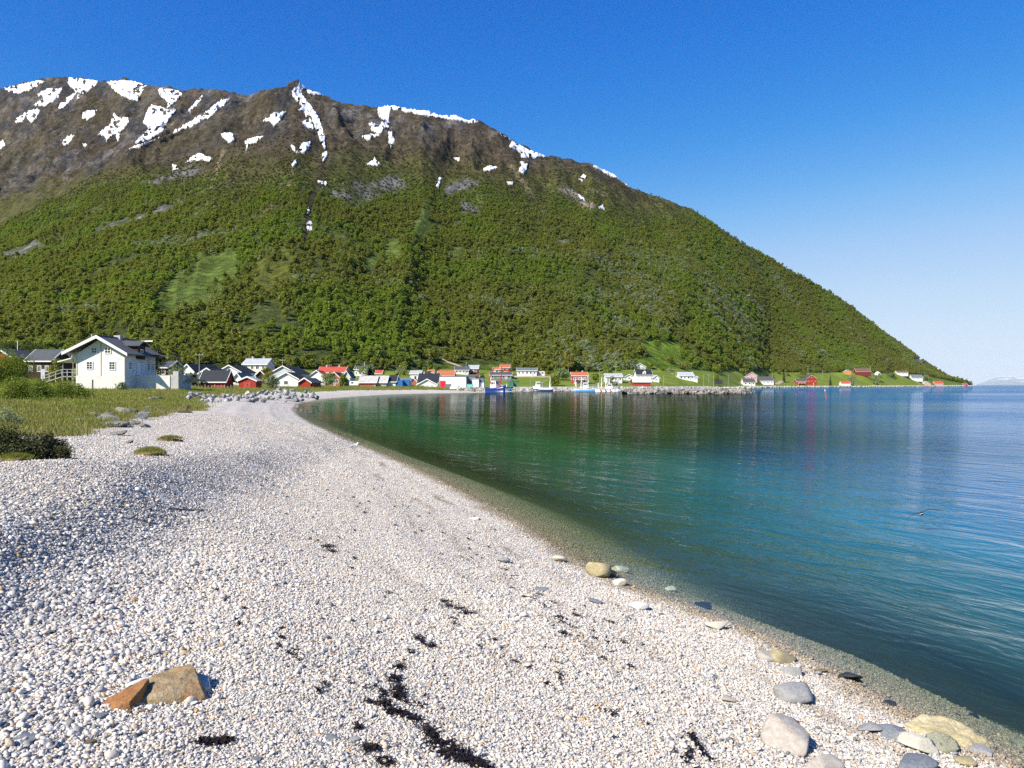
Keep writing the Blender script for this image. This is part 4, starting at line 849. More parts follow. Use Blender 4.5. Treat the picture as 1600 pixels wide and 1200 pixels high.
for h_ in HT:
    (name, label, cat, x0, x1, yb, ye, yt, Z, kind, D, yaw, wn_, rn_, op) = h_
    W = (x1-x0)/F_PX*Z; hh = (yb-ye)/F_PX*Z; rise = max((ye-yt)/F_PX*Z, 0.05); xc = ((x0+x1)/2-800)/F_PX*Z; zb = EYE-(yb-HOR)/F_PX*Z
    if kind == 'e': rise *= 1.12
    root = empty(name, (xc, Z, zb), R(yaw)); tag(root, label, cat, 'houses and sheds of the fishing village')
    over = min(0.4, 0.07*max(W, D)); wall = WALLS[wn_]
    roof = gable_house(root, W, D, hh, rise, kind, wall, ROOFS[rn_], over, 2.2, 0.16)
    top = hh+rise
    fl = op.get('floors', 1); nw = op.get('win', 0); fh = hh/fl if hh > 1.5 else hh
    ww = min(1.15, W/(max(nw, 1)*1.9)); wh = min(1.25, fh*0.5)
    if nw:
        for f in range(fl):
            for i in range(nw):
                xx = -W/2+W*(i+0.5)/nw + prng.uniform(-.05, .05)*W/nw
                window(root, xx, 0.0, f*fh+fh*0.55, ww*prng.choice((.85, 1, 1.15)), wh, 'front', 2 if Z < 300 else 1, 1)
        side = 'right' if xc < 0 else 'left'; ns = 2 if D > 7 else 1
        for i in range(ns): window(root, W/2 if xc < 0 else -W/2, D*(i+0.5)/ns, (fl-1)*fh+fh*0.55, min(1.0, D/4), wh, side, 1, 1)
    if op.get('gwin'): window(root, 0, 0, hh+rise*0.3, min(0.9, W*.14), min(0.9, rise*.4), 'front', 1, 1)
    for c in range(op.get('chimney', 0)): chimney(roof, (0.22 if c == 0 else -0.28)*W if kind == 'e' else 0.0, D/2 if kind == 'e' else D*(0.4+0.3*c), top, 0.55, 0.7)
    if 'door' in op:
        if 'doorx' in op:
            a = (op['doorx'][0]-800)/F_PX*Z-xc; b2 = (op['doorx'][1]-800)/F_PX*Z-xc; dh = (yb-op['doory'])/F_PX*Z
            MB().box(a+.1, b2, -.12, -.003, 0.0, dh).build('door', DOORS[op['door']], root)
        else:
            dw = min(1.1, W*.2)
            for sg in (-1, 1):
                dd = MB().box(sg*dw*.52-dw*.5, sg*dw*.52+dw*.5, -.06, -.003, 0.05, min(2.1, hh*.85)).build('door', DOORS[op['door']], root)
                MB().box(sg*.08-.03, sg*.08+.03, -.12, -.061, 0.9, 1.1).build('handle', DARKM, dd)
    elif nw and W > 3.5:
        dd = MB().box(W*.5-W/(nw*2)*1.0-W/nw*.5-.42, W*.5-W/(nw*2)*1.0-W/nw*.5+.42, -.07, -.003, 0.0, min(2.0, fh*.85)).build('door', DOORS['greydoor'], root)
    for i in range(op.get('panels', 0)):
        n_ = op['panels']; MB().box(-W/2+W*i/n_+.06, -W/2+W*(i+1)/n_-.06, -.05, -.004, hh*.08 if 'doorx' not in op else hh*.62, hh-.15).build('wall_panel', wall, root)
    if op.get('porch'):
        pw = W*.8; pz = hh*.45
        MB().box(-pw/2, pw/2, -1.6, -.01, pz-.15, pz).build('balcony_deck', TRIM, root)
        rl = MB()
        for i in range(9): rl.box(-pw/2+pw*i/8-.04, -pw/2+pw*i/8+.04, -1.6, -1.52, pz+.003, pz+.9)
        rl.box(-pw/2, pw/2, -1.62, -1.5, pz+.9, pz+1.0); rl.build('railing', TRIM, root)
        for sg in (-1, 1): MB().box(sg*pw*.48-.07, sg*pw*.48+.07, -1.55, -1.4, -1, pz-.153).build('post', TRIM, root)
    if op.get('dormer'):
        dm = MB().prism([(-.9, hh+.3), (.9, hh+.3), (.9, hh+1.6), (0, hh+2.4), (-.9, hh+1.6)], 'y', .55, 3.2).build('dormer', wall, roof)
        MB().prism([(-1.15, hh+1.45), (0, hh+2.42), (1.15, hh+1.45), (1.15, hh+1.6), (0, hh+2.58), (-1.15, hh+1.6)], 'y', .35, 3.6).build('dormer_roof', ROOFS[rn_], roof)
        window(root, 0, 0.55, hh+1.05, .9, .9, 'front', 2, 1)

# the big white house on the meadow, nearest to the camera
def big_house():
    S = HOUSE_Z/F_PX; ox = (157-800)*S
    P = lambda px_: (px_-157)*S
    Zr = lambda py_: (609.8-py_)*S
    root = empty('white_house', (ox, HOUSE_Z, HOUSE_ZB)); tag(root, 'big white timber house on a concrete block basement standing on the meadow', 'house', 'houses and sheds of the fishing village')
    xl, xr = P(118.6), P(195); W = xr-xl; D = 9.6; zf = Zr(587); ze = Zr(553.5); za = Zr(528.5)
    cm = (xl+xr)/2
    up = boards('white_grey_boards', (.68,.69,.70), 0.75, 0.5, dirt=((.56,.56,.55), .56, .5)); block = boards('cream_block_wall', (.66,.645,.60), 0.9, 0.42, var=0.12, dirt=((.52,.50,.45), .55, .5))
    MB().box(xl, xr, 0, D, -1.2, zf).build('basement_wall', block, root)
    MB().prism([(xl+.04, zf+.003), (xr-.04, zf+.003), (xr-.04, ze), (cm, za), (xl+.04, ze)], 'y', .06, D-.06).build('wall', up, root)
    for xx in (xl+.04, cm, xr-.14):
        t_ = MB().box(xx-.02, xx+.14, .0, .057, zf+.01, ze-.1 if xx != cm else za-.5).build('corner_board', paint('tan_board', (.55,.48,.38), .7, .15), root)
    # roof with wide white bargeboards
    rl = (P(103.5), Zr(553.5)); rr_ = (P(205), Zr(555)); ap = (cm, za+.16); t = .2
    roof = MB().prism([rl, ap, rr_, (rr_[0], rr_[1]+t), (ap[0], ap[1]+t), (rl[0], rl[1]+t)], 'y', -1.1, D+.8).build('roof', boards('grey_tile_roof', (.115,.115,.12), 0.7, 0.36, dirt=((.17,.13,.12), .55, .6)), root)
    for e in (rl, rr_): MB().prism([(e[0], e[1]-.16), (e[0], e[1]+t+.06), (ap[0], ap[1]+t+.06), (ap[0], ap[1]-.22)], 'y', -1.2, -1.105).build('bargeboard', TRIM, root)
    MB().box(cm-.5, cm+.5, 4.6, 5.4, za-.2, za+.75).build('chimney', CONC, roof)
    MB().box(cm-.1, cm+.1, -1.1, D+.8, za+.3, za+.45).build('ridge_cap', ROOFS['slate'], roof)
    for a, b2, c, d in ((142,152,542.5,552.5), (163,173.5,542.5,552.5), (134.4,145,564.5,577.5), (169.8,180.4,564.5,578)):
        window(root, (P(a)+P(b2))/2, .05, (Zr(c)+Zr(d))/2, P(b2)-P(a), Zr(c)-Zr(d), 'front', 2 if c < 560 else 2, 2 if c < 560 else 3, deep=.08)
    MB().box(P(144.0), P(145.4), -.06, -.003, Zr(610), Zr(593)).build('downpipe', DARKM, root)
    # right side wall: windows, upper door, dark dormer bay, outside landing
    for yy, zz, w_, h2 in ((1.6, Zr(571), .9, 1.2), (7.2, Zr(571), .9, 1.2), (8.6, Zr(571), .8, 1.2)): window(root, xr-.04, yy, zz, w_, h2, 'right', 2, 3, deep=.08)
    dark = WALLS['brown']
    dm = MB().prism([(3.4, ze-.6), (5.6, ze-.6), (5.6, za-.9), (4.5, za-.35), (3.4, za-.9)], 'x', cm+1.0, xr+.25).build('dormer', dark, root)
    MB().prism([(3.0, za-1.0), (4.5, za-.25), (6.0, za-1.0), (6.0, za-.86), (4.5, za-.1), (3.0, za-.86)], 'x', cm+.6, xr+.7).build('dormer_roof', ROOFS['slate'], dm)
    window(root, xr+.26, 4.5, ze+.45, .9, 1.0, 'right', 2, 2)
    MB().bar((xr+.2, 4.5, za-.2), (xr+2.0, 4.5, za-.14), .16, .2).build('hoist_beam', TRIM, root)
    MB().box(xr-.03, xr+.05, 3.6, 4.7, zf+.02, zf+2.0).build('door', TRIM, root)
    # concrete terrace on the right with end pier and roof post
    tx0, tx1 = xr+.004, P(250); ty0, ty1 = 3.2, 8.2
    MB().box(tx0, tx1, ty0, ty1, -1.2, Zr(586.5)-.3).build('terrace_base', block, root)
    MB().box(tx0, tx1, ty0, ty0+.25, Zr(586.5)-.297, Zr(586.5)+.05).build('terrace_parapet', block, root)
    pier = MB().box(tx1+.004, tx1+1.25, ty0+.1, ty1-.4, -1.2, Zr(585)).build('end_pier', CONC, root)
    MB().box(tx1+.2, tx1+1.0, ty0+.6, ty0+1.4, Zr(585)+.003, Zr(583)+.35).build('chimney_cap', CONC, pier)
    MB().tube([(tx1-.7, ty1-.4, Zr(586.5)-.3), (tx1-.7, ty1-.4, ze+.1)], .07).build('post', WOODG, root)
    MB().prism([(xr-.3, ze+.15), (tx1-.4, ze-.1), (tx1-.4, ze), (xr-.3, ze+.3)], 'y', ty1-2.2, ty1+.3).build('canopy', ROOFS['slate'], root)
    # porch, deck, ramp and railings on the left
    dx0 = P(92); dz = Zr(587.5)
    MB().box(dx0, xl-.004, .6, 6.5, dz-.16, dz).build('deck', WOODG, root)
    MB().prism([(P(87.5), Zr(566)), (xl+.3, Zr(557)), (xl+.3, Zr(557)+.14), (P(87.5), Zr(566)+.14)], 'y', .3, 7.0).build('porch_roof', TRIM, root)
    for px_ in (94, 110): MB().tube([(P(px_), .7, -1.2), (P(px_), .7, Zr(566)+(P(px_)-P(87.5))*.27)], .06).build('post', WOODG, root)
    MB().box(xl-.06, xl-.005, 2.6, 3.6, dz+.02, dz+2.0).build('door', DARKM, root)
    rp0, rp1 = (P(61.5), .8, Zr(598)), (dx0, .8, dz)
    MB().prism([(rp0[0], rp0[2]), (rp1[0], rp1[2]-.02), (rp1[0], rp1[2]-.18), (rp0[0], rp0[2]-.16)], 'y', .7, 2.1).build('ramp', WOODG, root)
    def rail(p, q, n, nm):
        p = Vector(p); q = Vector(q); r_ = MB()
        for i in range(n):
            c = p.lerp(q, i/(n-1)); MB().box(c.x-.05, c.x+.05, c.y-.05, c.y+.05, c.z-.6, c.z+1.0).build('railing_post', GALV, root)
        for hgt in (.55, 1.0): MB().bar(p+Vector((0, -.06, hgt)), q+Vector((0, -.06, hgt)), .06, .07).build('rail', GALV, root)
    rail(rp0, rp1, 4, 'ramp'); rail((dx0+.1, .65, dz), (P(117), .65, dz), 4, 'deck')
    MB().tube([(P(125.5), 3.0, ze-1), (P(125.5), 3.0, Zr(520))], .05).build('antenna_mast', TRIM, root)
    dish = MB(); c0 = Vector((P(114), .5, Zr(556.5)))
    for i in range(16):
        a = 2*math.pi*i/16; b2 = 2*math.pi*(i+1)/16
        for r0, r1 in ((0, .4), (.4, .75)): dish.quad(c0+Vector((math.cos(a)*r0, .5*r0*r0, math.sin(a)*r0)), c0+Vector((math.cos(a)*r1, .5*r1*r1-.0, math.sin(a)*r1)), c0+Vector((math.cos(b2)*r1, .5*r1*r1, math.sin(b2)*r1)), c0+Vector((math.cos(b2)*r0, .5*r0*r0, math.sin(b2)*r0)))
    d_ = dish.build('satellite_dish', TRIM, root); sm = d_.modifiers.new('thick', 'SOLIDIFY'); sm.thickness = .04
big_house()
# ------------------------------------------------------------------ snow patches on the mountain
SNOW = [
 ('on the far left summit ridge', [(5,137),(25,133),(60,126),(72,128),(45,141),(28,147),(10,141)]),
 ('forked below the broad left summit', [(108,121),(155,127),(150,133),(140,141),(128,150),(120,157),(121,148),(112,138),(105,130)]),
 ('broad and angular under the left summit', [(58,147),(75,138),(97,139),(90,155),(75,165),(60,168),(53,163),(62,155)]),
 ('narrow and slanting between dark crags', [(92,165),(108,150),(120,146),(112,157),(98,170),(90,171)]),
 ('wide bowl under the knobbly second summit', [(165,127),(185,126),(205,126),(230,134),(222,145),(215,158),(200,155),(185,148),(175,138)]),
 ('right of the knobbly second summit', [(245,137),(282,142),(285,148),(275,160),(260,172),(262,160),(248,148)]),
 ('largest ragged field in the left corrie', [(235,165),(248,166),(260,172),(278,170),(270,182),(262,192),(250,210),(235,218),(210,225),(222,212),(232,200),(224,192),(228,178)]),
 ('thin sliver under the largest field', [(200,233),(225,224),(250,216),(235,224),(220,230),(205,234)]),
 ('long diagonal streak left of the main peak', [(268,208),(290,195),(320,175),(345,157),(362,152),(350,165),(330,182),(300,198),(275,207)]),
 ('ragged star shaped one on the dark face', [(178,175),(185,185),(200,183),(202,192),(190,205),(184,222),(180,212),(172,215),(166,222),(163,212),(152,212),(158,204),(172,195)]),
 ('small tilted one low on the left face', [(97,224),(104,213),(117,211),(110,222),(101,228)]),
 ('compact wedge on the dark left face', [(128,178),(135,173),(153,172),(148,180),(135,189),(128,186)]),
 ('curled one near the left picture edge', [(22,187),(32,182),(40,175),(55,171),(63,172),(57,185),(48,193),(40,182),(35,190),(25,193)]),
 ('cut off by the left picture edge', [(-6,225),(4,220),(9,228),(-6,237)]),
 ('tiny dot below the star shaped one', [(128,225),(138,223),(134,231)]),
 ('tiny dot left of the hat shaped one', [(268,258),(276,259),(280,266),(271,267)]),
 ('hat shaped one above the olive spur', [(287,258),(300,246),(311,240),(333,248),(328,254),(315,250),(300,253),(290,259)]),
 ('small square one above the olive spur', [(345,212),(353,207),(365,210),(366,220),(360,226),(352,220)]),
 ('thin streak between the corrie and the long diagonal', [(290,177),(305,160),(318,147),(314,158),(298,175)]),
 ('long gully below the main peak', [(456,142),(470,132),(478,139),(471,145),(478,156),(488,169),(498,182),(503,200),(508,215),(509,235),(505,232),(498,215),(492,200),(484,180),(479,170),(486,185),(490,202),(475,200),(472,193),(478,188),(475,175),(464,173),(472,168),(464,160),(457,150)]),
 ('short tail on the ridge right of the main peak', [(478,140),(490,143),(508,148),(495,150),(482,147)]),
 ('lower end of the long gully', [(503,240),(512,237),(510,248),(505,254)]),
 ('arrow shaped one left of the long gully', [(412,190),(427,178),(447,176),(438,190),(427,200),(423,192)]),
 ('hook shaped one under the long gully', [(463,240),(472,225),(485,222),(486,230),(475,241)]),
 ('tiny one left of the hook', [(454,227),(461,230),(462,239),(456,234)]),
 ('tiny one below the hook', [(454,257),(463,250),(464,258),(457,261)]),
 ('boomerang shaped one on the crags', [(383,222),(392,217),(411,214),(400,224),(390,229),(384,236)]),
 ('branching gully under the white ridge', [(589,170),(600,166),(612,170),(608,180),(609,200),(600,203),(592,211),(580,206),(576,195),(585,191),(592,198),(597,190),(590,178)]),
 ('thin tail of the branching gully', [(607,207),(613,207),(617,220),(611,231),(607,222)]),
 ('flat one left of the branching gully', [(562,214),(580,210),(593,211),(582,218),(572,220)]),
 ('triangle above the grey rock band', [(571,259),(582,252),(585,244),(590,254),(598,259),(585,261)]),
 ('long white band along the middle ridge', [(566,162),(600,163),(625,168),(680,176),(720,183),(752,191),(735,194),(700,187),(660,181),(630,175),(605,169)]),
 ('bottom blob in the dark red gully', [(479,350),(486,348),(491,356),(487,363),(480,361)]),
 ('one at the head of the dark red gully', [(496,283),(508,285),(512,290),(504,294)]),
 ('tiny strip inside the dark red gully', [(482,325),(485,332),(481,337),(480,331)]),
 ('small upright one above the green rib', [(682,291),(685,277),(690,279),(688,289),(685,295)]),
 ('small flat one under the middle ridge', [(706,246),(720,249),(716,254)]),
 ('long wedge on the right shoulder', [(770,200),(790,214),(820,231),(852,245),(838,248),(815,247),(812,240),(795,229),(800,222),(780,210)]),
 ('upright block under the right shoulder', [(812,253),(826,253),(824,265),(818,273),(809,268),(814,261)]),
 ('small oval left of the upright block', [(755,264),(765,259),(777,262),(769,268),(756,269)]),
 ('narrow band along the rounded right top', [(924,259),(940,261),(956,270),(969,281),(955,277),(935,267)]),
 ('dot beside the dark crag on the right top', [(903,281),(912,272),(917,278),(910,284)]),
 ('lowest dot on the pale scree', [(932,324),(943,321),(945,329),(936,328)]),
 ('thin line on the right skyline', [(968,281),(990,294),(976,289)]),
 ('sliver on the pale scree', [(903,304),(912,309),(917,316),(906,311)]),
 ('dot under the oval', [(792,284),(804,286),(801,291),(794,290)]),
]
def snow_mat():
    m, nt, out = newmat('old_snow'); b = N(nt, 'ShaderNodeBsdfPrincipled'); g = N(nt, 'ShaderNodeNewGeometry'); setin(b, Roughness=0.6)
    cl = ramp(nt, noise(nt, g.outputs['Position'], 0.08, 6, 0.65), [(0.3, (.62,.62,.63)), (0.45, (.76,.77,.79)), (0.7, (.86,.86,.87))])
    at_ = N(nt, 'ShaderNodeAttribute', attribute_name='margin')      # thin, gritty margin where the snow melts back
    gr_ = mth(nt, 'ADD', at_.outputs['Fac'], mth(nt, 'MULTIPLY', mth(nt, 'SUBTRACT', noise(nt, g.outputs['Position'], 0.3, 4, 0.6), 0.5), 1.2))
    nt.links.new(mixc(nt, ramp(nt, gr_, [(0.15, 0.75), (0.75, 0.0)]), cl, (.24, .21, .18)), b.inputs['Base Color'])
    nt.links.new(b.outputs[0], out.inputs[0]); return m
SNOWM = snow_mat()
_colpx = az2px(_th); _okc = np.nonzero((np.abs(_th) < R(40)))[0]; _colsel = _colpx[_okc]
_Hg = GH.reshape(nth, nr)[_okc]; _Qg = GQ.reshape(nth, nr)[_okc]; _rowg = np.minimum.accumulate(row(_Hg, np.maximum(_Qg, .1)), axis=1)
def cast(px_, py_):
    """depth at which sight lines meet the terrain grid (array)"""
    ci = np.clip(np.searchsorted(_colsel, px_), 1, len(_colsel)-1); t = np.clip((px_-_colsel[ci-1])/(_colsel[ci]-_colsel[ci-1]), 0, 1)
    out = np.full(len(px_), np.nan)
    for c in np.unique(ci):
        k = ci == c; tt = t[k]
        qa = np.interp(-py_[k], -_rowg[c-1], _Qg[c-1], right=np.nan); qb = np.interp(-py_[k], -_rowg[c], _Qg[c], right=np.nan)
        ok = np.abs(qa-qb) < 60; out[k] = np.where(ok, qa*(1-tt)+qb*tt, np.where(tt < .5, qa, qb))
    return out
for si, (where, poly) in enumerate(SNOW):
    P_ = np.array(poly, float); x0, y0 = P_.min(0)-3; x1, y1 = P_.max(0)+3
    st = 0.65 if max(x1-x0, y1-y0) > 30 else 0.5
    gx, gy = np.meshgrid(np.arange(x0, x1, st), np.arange(y0, y1, st), indexing='ij'); s = gx.shape
    fx_, fy_ = gx.ravel(), gy.ravel()
    sd = polydist(fx_, fy_, poly, True)*np.where(inpoly(fx_, fy_, poly), 1, -1) + 1.9*fbm(fx_/5, fy_/3.6, 4, 200+si, 0.6)
    # holes where boulders show through
    sd = np.where(fbm(fx_/6+9, fy_/4, 3, 300+si) > 0.40, -1, sd)
    q = cast(fx_, fy_); ok = np.isfinite(q) & (sd > -0.3)
    qq = np.where(np.isfinite(q), q, 1000); xx = (fx_-800)/F_PX*qq
    zz = ground(xx, qq) + np.clip(sd*1.7+0.5, -1.5, 2.1)+0.5*fbm(fx_/3, fy_/3, 2, 400+si)
    I = np.arange(fx_.size).reshape(s); Q = np.stack([I[:-1, :-1].ravel(), I[:-1, 1:].ravel(), I[1:, 1:].ravel(), I[1:, :-1].ravel()], 1)
    good = ok[Q].all(1) & ((qq[Q].max(1)-qq[Q].min(1)) < 45); Q = Q[good]
    if len(Q) < 2: continue
    us_, iv = np.unique(Q, return_inverse=True)
    m = npmesh('snow_patch', np.stack([xx, qq, zz], 1)[us_], iv.reshape(Q.shape), [SNOWM], True)
    fattr(m, 'margin', np.clip(sd[us_]*.5, 0, 1))
    tag(link('snow_patch', m), 'white snow patch, '+where, 'snow patch', 'snow patches on the mountain')

# ------------------------------------------------------------------ stones
def rock_mat(name, c1, c2, c3=None, scale=3.0, rough=0.8, bump=0.5, patch=0.55):
    if name in _mats: return _mats[name]
    m, nt, out = newmat(name); b = N(nt, 'ShaderNodeBsdfPrincipled'); setin(b, Roughness=rough); b.inputs['Specular IOR Level'].default_value = 0.3
    tc = N(nt, 'ShaderNodeTexCoord'); O = tc.outputs['Object']; oi = N(nt, 'ShaderNodeObjectInfo')
    ad = N(nt, 'ShaderNodeVectorMath'); ad.operation = 'ADD'; nt.links.new(O, ad.inputs[0]); nt.links.new(oi.outputs['Location'], ad.inputs[1]); O = ad.outputs[0]
    c = ramp(nt, noise(nt, O, scale, 7, 0.65, 0.3), [(0.3, c1), (0.7, c2)])
    if c3: c = mixc(nt, ramp(nt, noise(nt, O, scale*.6, 5, 0.6, 0.8), [(patch, 0.0), (patch+.1, 0.85)]), c, c3)
    c = mixc(nt, 1.0, c, ramp(nt, noise(nt, O, scale*9, 3, 0.6), [(0.3, .78), (0.7, 1.18)]), 'MULTIPLY')
    nt.links.new(c, b.inputs['Base Color'])
    bp = N(nt, 'ShaderNodeBump'); setin(bp, Strength=bump, Distance=0.02); nt.links.new(noise(nt, O, scale*4, 6, 0.7), bp.inputs['Height']); nt.links.new(bp.outputs[0], b.inputs['Normal'])
    nt.links.new(b.outputs[0], out.inputs[0]); _mats[name] = m; return m
def hull_rock(name, pts, mat, seed, rough=.012, sub=3):
    bm = bmesh.new(); vs = [bm.verts.new(p) for p in pts]; bmesh.ops.convex_hull(bm, input=vs)
    for v in [v for v in bm.verts if not v.link_faces]: bm.verts.remove(v)
    bmesh.ops.triangulate(bm, faces=bm.faces[:])
    for k_ in range(sub): bmesh.ops.subdivide_edges(bm, edges=bm.edges[:], cuts=1, use_grid_fill=True, smooth=.28 if k_ == 0 else .12, smooth_falloff='LINEAR')
    bm.normal_update(); V = np.array([v.co[:] for v in bm.verts]); n_ = fbm(V[:, 0]*9+seed, V[:, 1]*9+V[:, 2]*7, 4, seed)
    for v, d_ in zip(bm.verts, n_): v.co += v.normal*d_*rough
    m = bpy.data.meshes.new(name); bm.to_mesh(m); bm.free(); m.materials.append(mat); return m
def rock_verts(seed, sub=3, cuts=9, rough=0.05, flat=1.0):
    r = np.random.default_rng(seed); bm = bmesh.new(); bmesh.ops.create_icosphere(bm, subdivisions=sub, radius=1.0)
    V = np.array([v.co[:] for v in bm.verts]); Fc = np.array([[v.index for v in f.verts] for f in bm.faces]); bm.free()
    for i in range(cuts):
        n_ = r.normal(size=3); n_ /= np.linalg.norm(n_); d_ = r.uniform(.34, .8)
        e = V@n_-d_; V = V-np.where(e > 0, e, 0)[:, None]*n_*0.94
    V = V*(1+rough*(fbm(V[:, 0]*2.3+seed, V[:, 1]*2.3+V[:, 2]*1.7, 4, seed))[:, None])
    V[:, 2] *= flat; m_ = np.abs(V).max(0); return V/m_, Fc
def rock_mesh(seed, mat, sub=3, cuts=9, rough=0.05, smooth=False):
    V, Fc = rock_verts(seed, sub, cuts, rough); m = npmesh('rock', V, Fc, [mat], smooth); return m
RM = dict(
 sand=rock_mat('sandstone', (.20,.13,.06), (.44,.36,.23), (.34,.17,.06), 7, patch=.54, bump=1.0), rust=rock_mat('rust_stone', (.22,.09,.03), (.42,.21,.08), (.36,.27,.16), 8, patch=.58, bump=1.0), yellow=rock_mat('ochre_stone', (.28,.23,.12), (.48,.42,.27), (.36,.27,.07), 5), white=rock_mat('quartz_stone', (.52,.50,.46), (.74,.72,.68), None, 6),
 cream=rock_mat('cream_stone', (.52,.47,.36), (.72,.67,.55), (.50,.40,.20), 6, patch=.6), grey=rock_mat('grey_stone', (.22,.22,.22), (.38,.37,.36), None, 5), slate=rock_mat('slate_stone', (.13,.145,.165), (.26,.28,.30), None, 6),
 tan=rock_mat('tan_stone', (.33,.29,.25), (.50,.46,.41), (.45,.22,.09), 4, patch=.6), darkwet=rock_mat('dark_wet_stone', (.018,.020,.026), (.05,.05,.055), None, 5, 0.3), green=rock_mat('algae_stone', (.20,.20,.12), (.46,.44,.33), (.13,.13,.06), 6),
 riprap=rock_mat('riprap_stone', (.07,.075,.085), (.34,.34,.35), (.64,.62,.58), 0.8, patch=.53, bump=.8), outcrop=rock_mat('bedrock', (.085,.088,.085), (.30,.30,.28), (.34,.20,.07), 2.6, patch=.58, bump=1.0), jetty=rock_mat('breakwater_rock', (.13,.12,.105), (.38,.35,.31), (.08,.075,.07), 0.5, patch=.5), pale=rock_mat('pale_blast_rock', (.26,.24,.21), (.52,.49,.44), (.16,.15,.14), 0.5, patch=.55))
def stone(px_, py_, w, h, kind, label, seed, name='stone', cuts=8, smooth=True, deep=0.8, yaw=None, group='stones on the pebble beach', sink=0.25, z=None, tilt=0.0):
    """stone whose foot lies on the beach at photo position (px_, py_); w, h its size in photo pixels"""
    if z is None: x, q, gz = hit(px_, py_, 1.5, 400)
    else: q = 2875.0/(py_-HOR); x = (px_-800)/F_PX*q; gz = float(ground(np.array([x]), np.array([q]))[0])
    W = w/F_PX*q/2; Hh = h/F_PX*q/2
    el = math.atan2(EYE-gz, q); Hz = max(Hh/math.cos(el)-0.5*math.sin(el)*W*deep, Hh*0.45)*0.9
    r = random.Random(seed); o = link(name, rock_mesh(seed, RM[kind], 3 if kind != 'outcrop' else 4, cuts, 0.08 if kind != 'outcrop' else .34, smooth))
    o.scale = (W, W*deep, Hz); o.rotation_euler = (r.uniform(-.12, .12), tilt+r.uniform(-.12, .12), yaw if yaw is not None else r.uniform(-.4, .4)); o.location = (x, q+W*deep*.6, gz+Hz*(1-2*sink)+0.004)
    tag(o, label, 'stone', group); return o
# foreground, shore line stones
for a in [
 (936,903,40,36,'yellow','round ochre boulder in the small boulder trio at the waterline',1), (957,902,30,26,'yellow','shaded ochre stone right of the round ochre boulder',2), (972,894,26,15,'white','whitish stone half in the water right of the ochre trio',3),
 (966,915,30,15,'cream','flat cream stone just below the ochre trio',4), (872,878,22,14,'cream','lone pale yellow stone left of the ochre trio',5), (1048,924,19,13,'cream','small cream stone standing in the shallow water',6),
 (998,954,38,18,'white','white stone half buried in the pebbles near the waterline',7), (930,943,29,10,'slate','flat purple grey stone up the beach from the white one',8), (847,924,24,8,'slate','thin blue grey slate lying in the fine gravel',9),
 (787,880,22,12,'grey','lone grey cobble in the middle of the beach',10), (742,812,17,7,'white','chalk white stone at the high water line',11), (1124,985,44,22,'cream','broken cream rock with two lobes at the edge of the wet gravel',12),
 (1224,1036,54,36,'yellow','whitish boulder with yellow lichen at the waterline',13), (1206,1034,42,22,'tan','brown grey stone leaning on the lichen boulder',14), (1242,1057,36,24,'grey','pale grey stone just below the lichen boulder',15),
 (1240,1097,78,42,'grey','large smooth grey oval rock on the pebbles',16), (1141,1098,32,14,'tan','flat brown grey stone alone in the white pebbles',17), (1244,1178,94,72,'tan','big tan boulder streaked with rust orange',18),
 (1290,1215,74,46,'tan','rounded brown grey rock cut by the bottom edge',19), (1440,1212,80,36,'slate','blue grey slate slab cut by the bottom edge',20), (1362,1146,46,20,'grey','flat pale grey slab left of the greenish stones',21),
 (1398,1158,64,26,'slate','grey split slab beside the greenish stones',22), (1446,1178,66,34,'cream','pale cream cobble below the large ochre boulder',23), (1478,1176,52,36,'green','algae green cobble below the large ochre boulder',24),
 (1516,1198,42,20,'yellow','yellow stone at the lower right corner',25), (1546,1182,48,18,'grey','low grey stone at the wet edge near the lower right corner',26), (1285,1052,20,10,'sand','small orange stone on the dark wet edge',27),
 (1594,1168,26,18,'green','mossy stone at the right picture edge',28)]: stone(*a)
for a in [(1330,1062,46,24,'darkwet','blue black wet stone in the shallows',31), (1394,1104,26,10,'darkwet','small black wet stone against the wet gravel',32), (1100,934,42,12,'darkwet','dark sunken slab seen through clear water',33), (1524,1062,18,10,'darkwet','small dark stone sticking out of the water on the right',34)]:
    stone(*a, z=0, sink=0.3)
for i, (px_, py_, w, kind) in enumerate([(152,1122,36,'slate'),(28,1162,44,'slate'),(66,1172,34,'grey'),(85,922,26,'grey'),(146,970,22,'slate'),(118,1108,26,'slate'),(442,913,16,'slate'),(465,912,14,'grey'),(550,1024,18,'slate'),(690,1056,14,'slate'),(895,1124,16,'slate'),(515,1156,30,'slate'),(552,1158,20,'grey'),(600,1162,18,'slate'),(500,1165,16,'slate'),(425,990,14,'grey'),(340,1000,18,'slate'),(340,1112,16,'slate'),(460,1085,14,'slate'),(100,1002,16,'slate'),(205,1140,22,'grey'),(75,1012,20,'slate'),(400,1190,20,'slate'),(1030,990,20,'grey'),(120,930,18,'slate')]):
    stone(px_, py_, w, w*.36, kind, 'small flat slate chip lying among the white pebbles', 60+i, 'slate_chip', smooth=False, group='slate chips among the pebbles', sink=.3)
for i, (px_, py_, w) in enumerate([(86,978,10),(81,992,13),(67,1004,8),(222,1032,12),(232,1028,9),(140,1166,17),(486,982,9),(518,1022,10),(490,1006,10),(124,1018,8),(200,1116,12),(222,1114,12),(545,972,16)]):
    stone(px_, py_, w, w*.7, 'sand' if i != 12 else 'cream', 'honey coloured pebble brighter than its white neighbours' if i != 12 else 'oblong cream cobble bigger than the pebbles round it', 90+i, 'honey_pebble' if i != 12 else 'cobble', group='honey coloured pebbles' if i != 12 else None, sink=.2)
